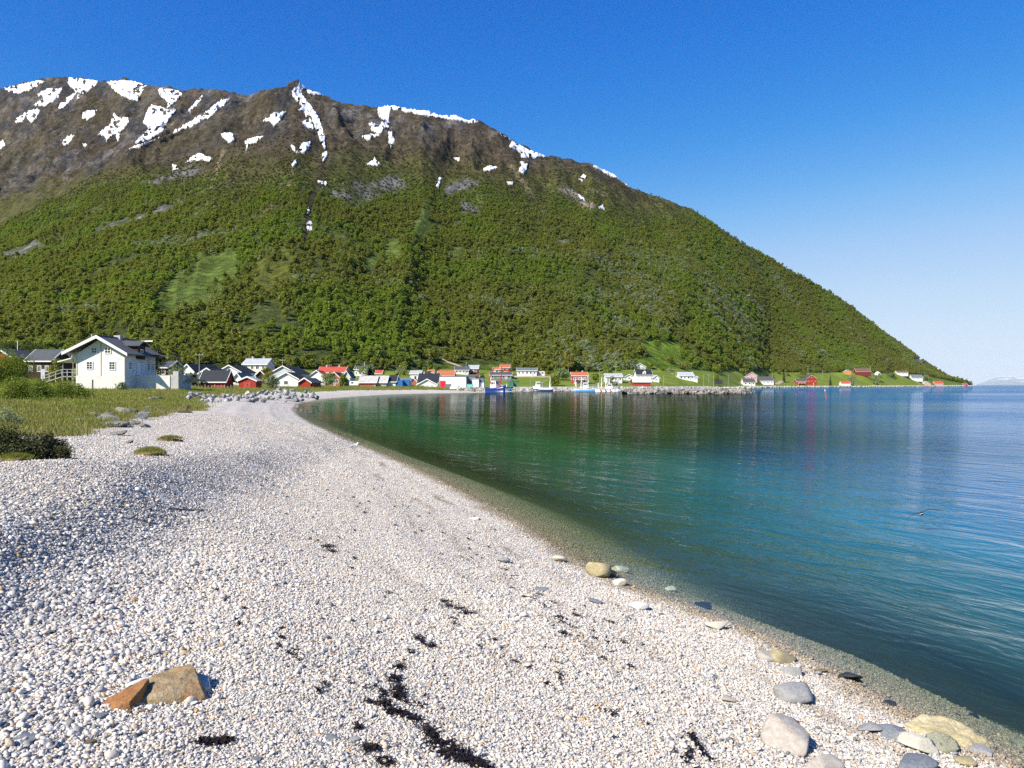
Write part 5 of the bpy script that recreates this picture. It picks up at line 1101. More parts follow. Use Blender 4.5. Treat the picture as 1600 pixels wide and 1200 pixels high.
# the brown slab at lower left: three broken pieces, and the white stone lying on it
def slab(px_, py_, w, h, kind, seed, yaw, tilt, label, lift=0.0, deep=.75, cuts=10):
    x, q, gz = hit(px_, py_, 1.5, 30); W = w/F_PX*q/2; o = link('rock', rock_mesh(seed, RM[kind], 4, cuts, .05, False))
    Hz = h/F_PX*q/2; o.scale = (W, W*deep, Hz); o.rotation_euler = (.15, tilt, yaw); o.location = (x, q+.04, gz+lift); tag(o, label, 'rock', 'broken brown rock slab'); return o
def slab_piece(px_, py_, pts, kind, label, seed, rz=0.0, name='rock', sub=3, rough=.012, lift=0.0):
    x, q, gz = hit(px_, py_, 1.5, 30); o = link(name, hull_rock(name, pts, RM[kind], seed, rough, sub)); o.location = (x, q, gz+lift); o.rotation_euler = (0, 0, rz)
    tag(o, label, 'rock', 'broken brown rock slab'); return o
slab_piece(262, 1085, [(-.215,-.02,.055),(-.09,.10,.115),(.06,.135,.150),(.105,.10,.150),(.20,-.02,.06),(.235,-.05,.0),(.03,-.12,.075),(-.11,-.15,.03),(-.20,-.12,.015),(-.2,.02,-.08),(.1,.16,-.08),(.24,0,-.08),(.05,-.16,-.08),(-.2,-.14,-.08)], 'sand', 'large honey brown broken rock in the left foreground', 7, rough=.02).scale = (1, 1, .78)
slab_piece(198, 1098, [(-.10,-.06,.02),(-.03,.07,.055),(.06,.12,.085),(.075,.02,.075),(.06,-.09,.04),(-.05,-.11,.0),(-.12,-.08,-.06),(.06,.13,-.06),(.08,-.1,-.06)], 'rust', 'rust orange split piece left of the honey brown rock', 9, rough=.018)
slab_piece(312, 1078, [(-.06,.06,.075),(.02,.07,.06),(.075,-.03,.03),(.02,-.08,.04),(-.05,-.05,.06),(-.06,.07,-.06),(.09,-.02,-.06),(0,-.1,-.06)], 'tan', 'grey brown wedge at the right end of the honey brown rock', 11)
slab_piece(218, 1082, [(-.055,-.045,0),(-.05,-.02,.022),(.045,.05,.03),(.06,.055,.01),(.055,.03,.0),(-.03,-.05,.018),(0,0,-.012)], 'white', 'elongated white stone lying against the broken brown rock', 13, sub=3, rough=.004, lift=.045)
stone_big = slab_piece(1470, 1150, [(-.34,.02,.05),(-.26,.10,.10),(-.08,.14,.155),(.08,.10,.165),(.20,.02,.13),(.30,-.10,.07),(.34,-.20,.0),(-.2,-.08,.05),(.04,-.16,.07),(.16,-.20,.05),(-.36,0,-.1),(.1,.2,-.1),(.36,-.2,-.1),(.05,-.22,-.1)], 'yellow', 'largest shore boulder, ochre top with dark shaded flank', 17, name='boulder', sub=4, rough=.03, lift=-.02); stone_big.scale = (.78, .78, .78)
# bedrock ledges where the meadow meets the beach
for i, (px_, py_, w, h) in enumerate([(108,655,22,12),(128,662,30,14),(160,660,46,22),(178,668,40,18),(190,648,36,20),(214,655,30,20),(205,664,26,12),(228,640,18,12),(240,626,24,10),(115,645,12,9),(180,680,28,12),(146,652,26,14),(223,668,20,10),(198,694,16,10),(84,648,10,7)]):
    stone(px_, py_, w*1.0, h*1.05, 'outcrop', 'lichen grey bedrock ledge between the meadow and the white pebbles', 700+i, 'bedrock_ledge', cuts=16, smooth=False, deep=1.1, group='bedrock ledges at the meadow edge', sink=.3)
# riprap of blasted boulders in front of the sheds
rr = random.Random(77); cnt = 0
for i in range(150):
    px_ = rr.uniform(292, 496); lo = np.interp(px_, [292,330,360,400,440,470,496], [622,630,630,628,627,628,618]); hi_ = np.interp(px_, [292,330,360,400,440,470,496], [614,620,618,614,609,610,613])
    if px_ < 380 and rr.random() < .45: continue
    py_ = rr.uniform(hi_, lo); w = rr.uniform(4, 11)*(1.15 if px_ < 320 else 1); q = np.interp(px_, [292,360,440,496], [62,72,86,98]) + (lo-py_)*1.1
    x = (px_-800)/F_PX*q; W = w/F_PX*q/2
    o = link('boulder', rock_mesh(900+i % 16, RM['riprap'], 2, 9, .06) if i < 16 else bpy.data.objects['boulder' if i % 16 == 0 else 'boulder'].data)
    zz = EYE-(py_-HOR)/F_PX*q
    gz = float(ground(np.array([x]), np.array([q]))[0])
    o.scale = (W, W*.9, W*rr.uniform(.6, .95)); o.rotation_euler = (rr.uniform(-.6, .6), rr.uniform(-.6, .6), rr.uniform(0, 6)); o.location = (x, q, max(min(zz, gz+1.3), gz-.1)+W*.2)
    tag(o, 'blasted grey boulder in the rock barrier below the red sheds', 'boulder', 'boulders of the rock barrier below the sheds')
    cnt += 1
_rb = [rock_mesh(930+i, RM['riprap'], 2, 16, .1) for i in range(14)]
for k_, o in enumerate([o for o in COL.objects if o.name.startswith('boulder') and o.get('group', '').startswith('boulders of the rock')]): o.data = _rb[k_ % 14]
# joined armour stones: too small to pick apart one by one
def stone_pile(name, pts, sizes, mat, parent=None, label=None, seed=0):
    prot = [rock_verts(seed+i, 1, 6, .05) for i in range(8)]; r = np.random.default_rng(seed); VV = []; FF = []; n0 = 0
    for p, s in zip(pts, sizes):
        V, Fc = prot[r.integers(8)]; a = r.random()*6.28; c, s_ = math.cos(a), math.sin(a); sc3 = s*r.uniform(.7, 1.25, 3)
        W = (V*sc3)@np.array([[c, s_, 0], [-s_, c, 0], [0, 0, 1]]); VV.append(W+np.array(p)); FF.append(Fc+n0); n0 += len(V)
    o = link(name, npmesh(name, np.concatenate(VV), np.concatenate(FF), [mat]), parent); o['kind'] = 'stuff'
    if label: o['label'] = label
    return o
# ------------------------------------------------------------------ single trees and shrubs
LEAVES = dict(birch=BIRCH, willow=WILLOW, spruce=SPRUCE,
 bright=leaf_mat('bright_shrub_leaves', [(0, (.17,.22,.03)), (.5, (.20,.245,.04)), (1, (.16,.21,.035))], .45),
 yellow=leaf_mat('yellow_birch_leaves', [(0, (.26,.25,.055)), (1, (.28,.27,.06))], .45),
 dark=leaf_mat('dark_shrub_leaves', [(0, (.055,.075,.020)), (1, (.075,.095,.026))], .3),
 juniper=leaf_mat('juniper_needles', [(0, (.075,.085,.030)), (1, (.115,.105,.045))], .2))
DARKBARK = paint('dark_bark', (.10,.085,.07), .9, .3, 4.0)
def tree(px_, pyb, wpx, ptop, Z, kind, label, name, seed, group='trees and shrubs in the village', shape=None, n=None, cat=None, fill=2.4):
    x = (px_-800)/F_PX*Z; gz = float(ground(np.array([x]), np.array([Z]))[0]); zt = EYE+(HOR-ptop)/F_PX*Z
    zb = EYE+(HOR-pyb)/F_PX*Z; gz = gz if Z < 140 or abs(gz-zb) > 1.2 else min(gz, zb)
    if Z < 40: gz -= .03
    h = max(zt-gz, .6); w = wpx/F_PX*Z; r = np.random.default_rng(seed)
    hpx = h/Z*F_PX; n = n or int(np.clip(hpx*wpx*2.2, 220, 5200)); size = np.clip(2.2*Z/F_PX, .028, 1.2)*(.9 if kind != 'spruce' else .8)
    shape = shape or ('cone' if kind == 'spruce' else 'bush' if h < w*.9 else 'round')
    root = empty(name, (x, Z, gz), r.random()*6.28)
    tag(root, label, cat or ('shrub' if 'shrub' in name or 'bush' in name else 'tree'), group)
    trunk_mb(r, h*(.5 if shape == 'low' else 1), max(.04 if Z > 40 else .012, .018*h), 3 if Z > 300 else 5).build('trunk', DARKBARK if kind in ('spruce', 'dark', 'juniper') else BARK, root)
    bl = crown_blobs(r, h, w, 18 if Z < 250 else 11, .03 if shape == 'bush' else .1, shape)
    if shape == 'low': bl = [(w*.42*math.cos(a_)*b_, w*.42*math.sin(a_)*b_, h*(.22+.4*(1-b_)*c_), w*.17, w*.17, h*(.22+.16*c_)) for a_, b_, c_ in r.random((26, 3))*[6.28, 1, 1]]
    if shape == 'cone': bl = [(0, 0, h*(.1+.85*i/9), w*.5*(1-i/9.5), w*.5*(1-i/9.5), h*.06) for i in range(10)]
    v, f = leafcloud(r, n, bl, size, fill=fill); link('crown', npmesh('crown', v, f, [LEAVES[kind]]), root)
    return root
T = [
 (22,602,66,546,78,'bright','broad bright green shrub in front of the brown cabin at far left','leafy_shrub'),
 (-6,604,60,540,72,'bright','bright green shrub cut by the left picture edge above the meadow','leafy_shrub'),
 (24,628,62,590,44,'bright','rounded green shrub on the meadow below the ramp, nearest to the left edge','leafy_shrub'),
 (62,624,52,594,49,'bright','low green shrub on the meadow beneath the ramp railing','leafy_shrub'),
 (98,624,46,595,52,'bright','green shrub on the meadow at the foot of the porch posts','leafy_shrub'),
 (124,620,32,599,56,'bright','smallest meadow shrub against the basement wall','leafy_shrub'),
 (88,596,24,556,122,'yellow','yellow green tree between the brown cabin and the white house porch','birch_tree'),
 (24,575,46,528,215,'dark','dark tree rising behind the brown cabin roof','dark_tree'),
 (60,575,36,535,225,'dark','dark tree right behind the brown cabin ridge','dark_tree'),
 (242,590,30,540,168,'dark','dark tree behind the right end of the white house','dark_tree'),
 (190,612,18,596,98,'willow','thin pale shrub against the white house basement','willow_shrub'),
 (277,609,32,566,116,'willow','tall pale willow bush right of the white house','willow_bush'),
 (300,596,16,580,170,'dark','dark hedge bush beside the white garage gable','dark_bush'),
 (417,600,16,570,196,'yellow','yellowish tree in front of the tall two storey house','birch_tree'),
 (426,612,20,583,158,'willow','pale green tree between the small red shed and the white gable','willow_tree'),
 (513,603,22,580,212,'willow','grey green tree in front of the white gable below the red tiled roof','willow_tree'),
 (537,603,14,583,224,'bright','bright green round tree right of the brick gable','round_tree'),
 (579,590,15,570.5,336,'spruce','dark spruce beside the flagpole','spruce_tree'),
 (620,590,6,578,342,'birch','slim young tree on the yellow green field','birch_tree'),
 (611,577,12,562,395,'willow','round pale bush at the forest edge above the yellow field','willow_bush'),
 (650,579,15,563,400,'willow','round pale bush left of the hillside track','willow_bush'),
 (664,584,10,572,368,'birch','green bush just above the black warehouse','green_bush'),
 (659,592,9,580,332,'dark','small dark bush right of the grey roofed white house','dark_bush'),
 (752,596,13,581,326,'birch','bushy tree above the fish quay blocks','birch_tree'),
 (888,584,19,543,432,'yellow','tall yellow birch standing out above the red house','birch_tree'),
 (868,600,26,584,330,'birch','wide green bush left of the red house by the quay','green_bush'),
 (880,592,22,574,372,'willow','pale bush on the slope beneath the yellow birch','willow_bush'),
 (930,598,16,583,356,'birch','green tree between the red house and the white house by the masts','birch_tree'),
 (957,602,16,588,338,'willow','pale bush in front of the white house by the masts','willow_bush'),
 (1047,573,20,555,512,'birch','round tree in the bright field, right of its centre','round_tree'),
 (1028,546,7,537,560,'birch','small tree in the gap at the top of the bright field','birch_tree'),
 (1066,580,22,564,505,'birch','bushy tree at the right edge of the bright field','birch_tree'),
 (1036,581,11,573,468,'birch','low bush below the bright field','green_bush'),
 (1048,582,10,574,470,'willow','pale low bush below the bright field','willow_bush'),
 (1120,592,11,584,480,'birch','bush in the meadow beyond the lamp posts','green_bush'),
 (1120,582,28,572,590,'birch','long hedge like thicket at the meadow top','green_bush'),
 (1197,591,8,581,790,'dark','dark bush behind the long white house roof','dark_bush'),
 (1209,590,3,580,800,'spruce','slim spruce behind the long white house','spruce_tree'),
 (1225,590.5,6,578.5,850,'spruce','spruce alone on the meadow right of the long white house','spruce_tree'),
 (1254,589,20,577,905,'birch','dense tree behind the red shore house','birch_tree'),
 (1297.5,595,5,586,900,'spruce','little spruce on the meadow right of the red shore house','spruce_tree'),
 (1330,598,20,587,940,'willow','broad pale bush above the white shore hut','willow_bush'),
 (1368,597,14,588,990,'willow','pale bush on the green slope below the white dome','willow_bush'),
 (1391,586,12,568,1085,'dark','dark round tree right of the white dome','dark_tree'),
 (1446,592,12,580,1150,'willow','round bush right of the blue roofed house','willow_bush'),
 (1511,601,5,588,1470,'spruce','tallest dark spruce on the far point','spruce_tree'),
 (1518,601.5,5,593,1480,'spruce','spruce at the tip of the far point','spruce_tree'),
 (1503,600,6,591.5,1450,'dark','dark tree left of the spruces on the far point','dark_tree'),
]
for i, t in enumerate(T): tree(*t, seed=1000+i)
# willow and birch bushes dotted over the village meadows, much alike
brng = random.Random(9)
for i in range(46):
    if i < 22: px_ = brng.uniform(1070, 1470); py_ = np.interp(px_, [1070,1160,1300,1400,1470], [579,580,584,588,598])+brng.uniform(-3, 5)
    else: px_ = brng.uniform(555, 1000); py_ = np.interp(px_, [555,700,800,900,1000], [583,582,584,588,580])+brng.uniform(-6, 5)
    x, q, gz = hit(px_, py_, 200, 1600); w = brng.uniform(3, 7)/q*F_PX
    if any((x-sx)**2+(q-sy)**2 < 90 for sx, sy, _, _ in SITES): continue
    tree(px_, py_, w, py_-w*brng.uniform(.6, .85), q, brng.choice(('birch', 'willow', 'birch')), 'small round bush dotted on the green village slope', 'round_bush', 2000+i, 'small bushes dotted on the village slopes', n=260)
# juniper on the beach crest at the left edge, and mossy hummocks among the pebbles
tree(72, 703, 74, 676, 11.5, 'juniper', 'low spreading juniper reaching out over the pebbles at the left', 'juniper_bush', 55, None, 'low', 12000, 'bush', 1.9)
tree(14, 703, 112, 648, 11.2, 'juniper', 'larger dark juniper bush cut by the left edge', 'juniper_bush', 56, None, 'low', 15000, 'bush', 1.9)
tree(8, 652, 60, 628, 24, 'willow', 'pale grey green dwarf willow behind the juniper', 'dwarf_willow_shrub', 57, None, 'low', 5000, 'shrub')
# ------------------------------------------------------------------ grass
def blade_tuft(seed, n, h, w, spread, mat):
    r = np.random.default_rng(seed); V = []; Fc = []
    for i in range(n):
        a = r.random()*6.28; b = r.random()*6.28; px_, py_ = r.normal(0, spread, 2); hh = h*r.uniform(.55, 1.2); l = hh*r.uniform(.15, .6); k = len(V)
        dx, dy = math.cos(a)*w/2, math.sin(a)*w/2; lx, ly = math.cos(b)*l, math.sin(b)*l
        V += [(px_-dx, py_-dy, -.03), (px_+dx, py_+dy, -.03), (px_+lx*.4+dx*.7, py_+ly*.4+dy*.7, hh*.6), (px_+lx*.4-dx*.7, py_+ly*.4-dy*.7, hh*.6), (px_+lx, py_+ly, hh)]
        Fc += [(k, k+1, k+2, k+3), (k+3, k+2, k+4)]
    m = bpy.data.meshes.new('grass_tuft'); m.from_pydata(V, [], Fc); m.materials.append(mat); return m
GR = leaf_mat('meadow_grass', [(0, (.17,.20,.03)), (.4, (.22,.25,.038)), (.7, (.30,.28,.07)), (1, (.20,.23,.034))], .4, ((.33,.29,.11), (.19,.26,.035), .16))
GRY = leaf_mat('dry_grass', [(0, (.25,.22,.085)), (.5, (.20,.205,.06)), (1, (.30,.26,.12))], .35)
def grass(name, n, r0, r1, a0, a1, sel, variants, s0, s1, label):
    a = rng.uniform(R(a0), R(a1), n); r_ = np.exp(rng.uniform(math.log(r0), math.log(r1), n)); x = r_*np.sin(a); y = r_*np.cos(a)
    z_, d_, _, _, _, t_ = ground(x, y, True); k = np.nonzero(sel(x, y, z_, d_))[0]; m = len(k)
    s = rng.uniform(s0, s1, m)*np.interp(r_[k], [15, 60, 250], [1, 1.5, 3.2])
    scatter(name, np.stack([x[k], y[k], z_[k]], 1), np.stack([rng.normal(0, .15, m), rng.normal(0, .15, m), rng.random(m)*6.28], 1), np.stack([s*1.2, s*1.2, s*np.interp(r_[k], [15, 250], [1, .55])], 1), variants, label, rng)
gv = [('grass_tuft', blade_tuft(i, 30, .085, .016, .13, GR)) for i in range(4)]; gy = [('dry_grass_tuft', blade_tuft(20+i, 26, .15, .014, .13, GRY)) for i in range(3)]
gedge = lambda x, y: 10.2+1.1*fbm(x/4, y/4, 3, 41)-2.4*np.exp(-((y-52)/16)**2)-7.5*sstep(222, 240, y)
grass('meadow_grass', 110000, 9, 260, -44, 0, lambda x, y, z, d: (d > gedge(x, y)-.15) & (fbm(x/6, y/6, 3, 95) > -.5), gv, .7, 1.5, 'short green meadow grass above the beach')
grass('dry_grass_edge', 40000, 9, 260, -44, 0, lambda x, y, z, d: (d > gedge(x, y)-.7) & (d < gedge(x, y)+5+4*fbm(x/7, y/7, 2, 96)) & (rng.random(len(x)) < .55), gy, .7, 1.4, 'taller dry yellowish grass along the beach crest')
HUMM = [(228,712,58,22,'green mossy grass hummock nearest the camera among the pebbles'), (262,690,50,16,'brownish grass hummock farther up among the pebbles'), (14,722,60,20,'small grass hummock at the foot of the juniper')]
for i, (px_, py_, w, h, lab) in enumerate(HUMM):
    x, q, gz = hit(px_, py_, 3, 60); W = w/F_PX*q; r = np.random.default_rng(70+i); V = []; Fc = []
    root = empty('grass_hummock', (x, q+.15, gz), -.35); tag(root, lab, 'grass hummock')
    V0, F0 = rock_verts(80+i, 3, 3, .15); V0 = V0*np.array([W*.5, W*.42, h/F_PX*q*.45]); link('turf', npmesh('turf', V0, F0, [paint('turf_soil', (.16,.12,.05), .95, .4, 6.0)], True), root)
    n = 1500; u = r.normal(size=(n, 2))*.36; u = u[(u**2).sum(1) < 1]; n = len(u)
    base = np.stack([u[:, 0]*W*.5, u[:, 1]*W*.42, np.sqrt(np.maximum(0, 1-(u**2).sum(1)))*h/F_PX*q*.42-.01], 1)
    a = r.random(n)*6.28; hh = .05*(.5+r.random(n)); dx = np.stack([np.cos(a), np.sin(a), a*0], 1)*.006; lean = np.stack([r.normal(0, .03, n), r.normal(0, .03, n), hh], 1)
    V = np.stack([base-dx, base+dx, base+lean], 1).reshape(-1, 3); link('grass_blades', npmesh('grass_blades', V, np.arange(3*n).reshape(n, 3), [GR if i != 1 else GRY]), root)['kind'] = 'stuff'
# ------------------------------------------------------------------ quay, breakwater, road
hr = np.random.default_rng(5)
def shore_run(i0, i1, step):
    out = []
    for i in range(i0, i1):
        a = Vector((*SHORE[i], 0)); b = Vector((*SHORE[i+1], 0)); n = max(1, int((b-a).length/step))
        for k in range(n): out.append((a.lerp(b, k/n), (b-a).normalized()))
    out.append((b, (b-a).normalized())); return out
iq = SHORE.index((1.5, 284)); ie = SHORE.index((110, 402)); ifar = len(SHORE)-1
run = shore_run(iq, ie, 4.0)
left = lambda t: Vector((-t.y, t.x, 0))
# stone quay face: sloping core with armour stones
root = empty('quay_wall', (run[0][0].x, run[0][0].y, 0)); o0 = Vector(root.location); tag(root, 'pale stone quay wall behind the moored boats', 'quay')
V = []; Fc = []
for k_, (p, t) in enumerate(run):
    nl = left(t)
    for d_, z_ in ((-2.2, -1.2), (1.5, 1.55), (2.3, 1.75), (7.0, 1.75), (7.6, 1.0)): q = p+nl*d_-o0; V.append((q.x, q.y, z_))
    if k_:
        for j in range(4): Fc.append(((k_-1)*5+j, k_*5+j, k_*5+j+1, (k_-1)*5+j+1))
link('core', npmesh('core', np.array(V), np.array(Fc), [RM['pale']]), root)
pts = []; sz = []
for p, t in run:
    nl = left(t)
    for j in range(16):
        u = hr.random(); q = p+nl*(-2.2+3.7*u)+t*hr.uniform(-2, 2)-o0; pts.append((q.x, q.y, -1.0+2.5*u)); sz.append(hr.uniform(.25, .6))
stone_pile('armour_stones', pts, sz, RM['pale'], root, seed=40)
V = []; Fc = []
for k_, (p, t) in enumerate(run):
    nl = left(t)
    for d_ in (2.35, 6.9): q = p+nl*d_; V.append((q.x, q.y, 1.77))
    if k_: Fc.append(((k_-1)*2, k_*2, k_*2+1, (k_-1)*2+1))
o = link('quay_road', npmesh('quay_road', np.array(V), np.array(Fc), [paint('pale_gravel_road', (.42,.39,.34), .9, .15, .5)])); tag(o, 'pale gravel road along the top of the quay', kind='structure')
# breakwater
root = empty('breakwater', (53, 213, 0)); tag(root, 'long low rubble breakwater of blasted rock guarding the harbour', 'breakwater')
BW = [(32,209),(44,211),(56,213),(66,217),(71.5,221)]; V = []; Fc = []; prof = [(-4.2,-1.5),(-2.2,.35),(-.9,.95),(.9,1.0),(2.4,.5),(4.4,-1.5)]
bl = [(Vector((x, y, 0))) for x, y in BW]
for k_, p in enumerate(bl):
    t = (bl[min(k_+1, 4)]-bl[max(k_-1, 0)]).normalized(); nl = left(t); s = 1 if k_ < 4 else .25
    for d_, z_ in prof: q = p+nl*d_*s-Vector((53, 213, 0)); V.append((q.x, q.y, z_*(.9 if k_ < 4 else .35)))
    if k_:
        for j in range(5): Fc.append(((k_-1)*6+j, k_*6+j, k_*6+j+1, (k_-1)*6+j+1))
link('core', npmesh('core', np.array(V), np.array(Fc), [RM['jetty']]), root)
pts = []; sz = []
for i in range(900):
    u = hr.random()*3.99; k_ = int(u); p = bl[k_].lerp(bl[k_+1], u-k_); t = (bl[k_+1]-bl[k_]).normalized(); nl = left(t); s = 1-.8*max(0, u-3.1)
    d_ = hr.uniform(-4.0, 2.5); z_ = np.interp(d_, [a for a, _ in prof], [b for _, b in prof])*(.95 if u < 3.3 else .95-.7*(u-3.3)); q = p+nl*d_*s-Vector((53, 213, 0)); pts.append((q.x, q.y, z_)); sz.append(hr.uniform(.25, .65))
stone_pile('armour_stones', pts, sz, RM['jetty'], root, seed=60)
# the last boulder at the tip, big ones one can pick out
for i, (px_, py_, w) in enumerate([(1010,614,8),(1040,615.5,9),(1070,615.5,10),(1093,615,8),(1120,614.5,9),(1146,613.5,10),(1028,612,7),(1085,612,7)]):
    q = 2.3*F_PX/(py_-HOR); x = (px_-800)/F_PX*q; o = link('boulder', rock_mesh(1300+i, RM['jetty'], 2, 10, .05), root); W = w/F_PX*q/2
    q = np.interp(x, [32,44,56,66,71.5], [205.5,207.5,209.5,213.5,219]); o.location = (x-53, q-213, .4+.25*(i > 5)); o.scale = (W, W*.9, W*.75); o.rotation_euler = (.2*i, .3*i, i)
# rubble in front of the fish quay and the concrete pier edge
pts = []; sz = []
for i in range(420):
    u = hr.random(); px_ = 715+62*u; q0 = np.interp(px_, [715,740,760,777], [233,240,246,250]); q = q0+hr.uniform(-2, 3.5); pts.append(((px_-800)/F_PX*q, q, np.interp(q-q0, [-2, 3.5], [-.3, 1.35])+hr.uniform(-.1, .15))); sz.append(hr.uniform(.25, .6))
o = stone_pile('quay_rubble', pts, sz, RM['pale'], None, 'rubble slope of ochre grey blocks below the fish quay', seed=80)
# pale stones along the far right shore, a few pixels each
pts = []; sz = []
for p, t in shore_run(ie, ifar, 7.0):
    nl = left(t)
    for j in range(9): q = p+nl*hr.uniform(-1.5, 6)+t*hr.uniform(-4, 4); pts.append((q.x, q.y, hr.uniform(.05, .9))); sz.append(hr.uniform(.4, 1.15)*np.interp(q.y, [400, 1400], [.8, 1.5]))
stone_pile('shore_stones', pts, sz, RM['pale'], None, 'band of pale shore stones under the right hand houses', seed=90)
# pier deck of the fish quay
dk = empty('fish_pier', *[((-12.0, 252, 0))]); tag(dk, 'low concrete fish pier in front of the white quay blocks', 'pier')
MB().box(-3.5, 8.5, -2.2, 6, .75, 1.2).build('deck', CONC, dk)
for i in range(6): MB().box(-3.2+i*2.2, -2.9+i*2.2, -2.35, -2.05, -1.5, .9).build('pile', WOODG, dk)
# hillside track, earth terrace and curved path: bare ground laid on the slope
def strip(name, pxy, width, mat, label):
    P3 = [Vector(hit(px_, py_, 150, 1500)) for px_, py_ in pxy]; pts_ = []
    for a, b in zip(P3[:-1], P3[1:]): pts_ += [a.lerp(b, k/6) for k in range(6)]
    pts_.append(P3[-1]); V = []; Fc = []
    for k_, p in enumerate(pts_):
        t = (pts_[min(k_+1, len(pts_)-1)]-pts_[max(k_-1, 0)]); t.z = 0; t.normalize(); nl = left(t)
        for d_ in (-width/2, 0, width/2): q = p+nl*d_; V.append((q.x, q.y, float(ground(np.array([q.x]), np.array([q.y]))[0])+.25))
        if k_:
            for j in (0, 1): Fc.append(((k_-1)*3+j, k_*3+j, k_*3+j+1, (k_-1)*3+j+1))
    o = link(name, npmesh(name, np.array(V), np.array(Fc), [mat], True)); tag(o, label, kind='structure')
EARTH = paint('bare_earth', (.36,.29,.20), .95, .2, .3)
strip('hillside_track', [(678,551),(686,558),(696,564),(708,569),(722,574)], 2.6, EARTH, 'sandy track climbing the green slope')
strip('earth_terrace', [(800,589.5),(820,589),(845,589),(862,590)], 5.0, EARTH, 'bare earth terrace below the long white house')
strip('gravel_path', [(1213,600.5),(1220,597),(1226,595),(1231,596.5)], 4.5, EARTH, 'curved pale gravel path on the meadow')

# ------------------------------------------------------------------ boats
BW_ = paint('boat_white', (.80,.80,.79), .35, .06, .6, spec=.5); BB = paint('boat_blue', (.008,.028,.15), .35, .1, .6, spec=.5); BN = paint('boat_navy', (.012,.022,.075), .35, .1, .6, spec=.5); BR = paint('boat_red', (.45,.035,.02), .45, .15, .6); BLB = paint('boat_light_blue', (.10,.28,.50), .4, .1, .6); BO = paint('boat_orange', (.62,.22,.08), .5, .1, .6)
GREEN0 = paint('deck_green', (.05,.22,.14), .55, .15, 1.0)
def hull(L, B, free, bowrise, z0, z1, inset=0.0):
    """hull band between heights z0 and z1 (0 waterline, 1 sheer line)"""
    n = 12; V = []; Fc = []
    for i in range(n+1):
        t = i/n; x = -L/2+L*t; b = B/2*(min(1, (1.02-t)/.42)**.6 if t > .6 else (.86+.14*min(1, t/.25))); b = max(b, .02); sh = free+bowrise*max(0, (t-.35)/.65)**2+.12*free*max(0, (.2-t)/.2)
        for zf in (z0, z1):
            zz = -.5+(.5+sh)*zf if zf < .35 else sh*zf; fl = .62+.38*zf**.7; rake = .10*L*max(0, t-.75)*4*(zf-.5)*.35
            V += [(x+rake, -b*fl-inset, zz), (x+rake, b*fl+inset, zz)]
    for i in range(n):
        a = i*4; c = a+4
        Fc += [(a, c, c+2, a+2), (a+1, a+3, c+3, c+1), (a+2, c+2, c+3, a+3)]
    Fc += [(0, 2, 3, 1)]; e = n*4; Fc += [(e, e+1, e+3, e+2)]
    return np.array(V), np.array(Fc)
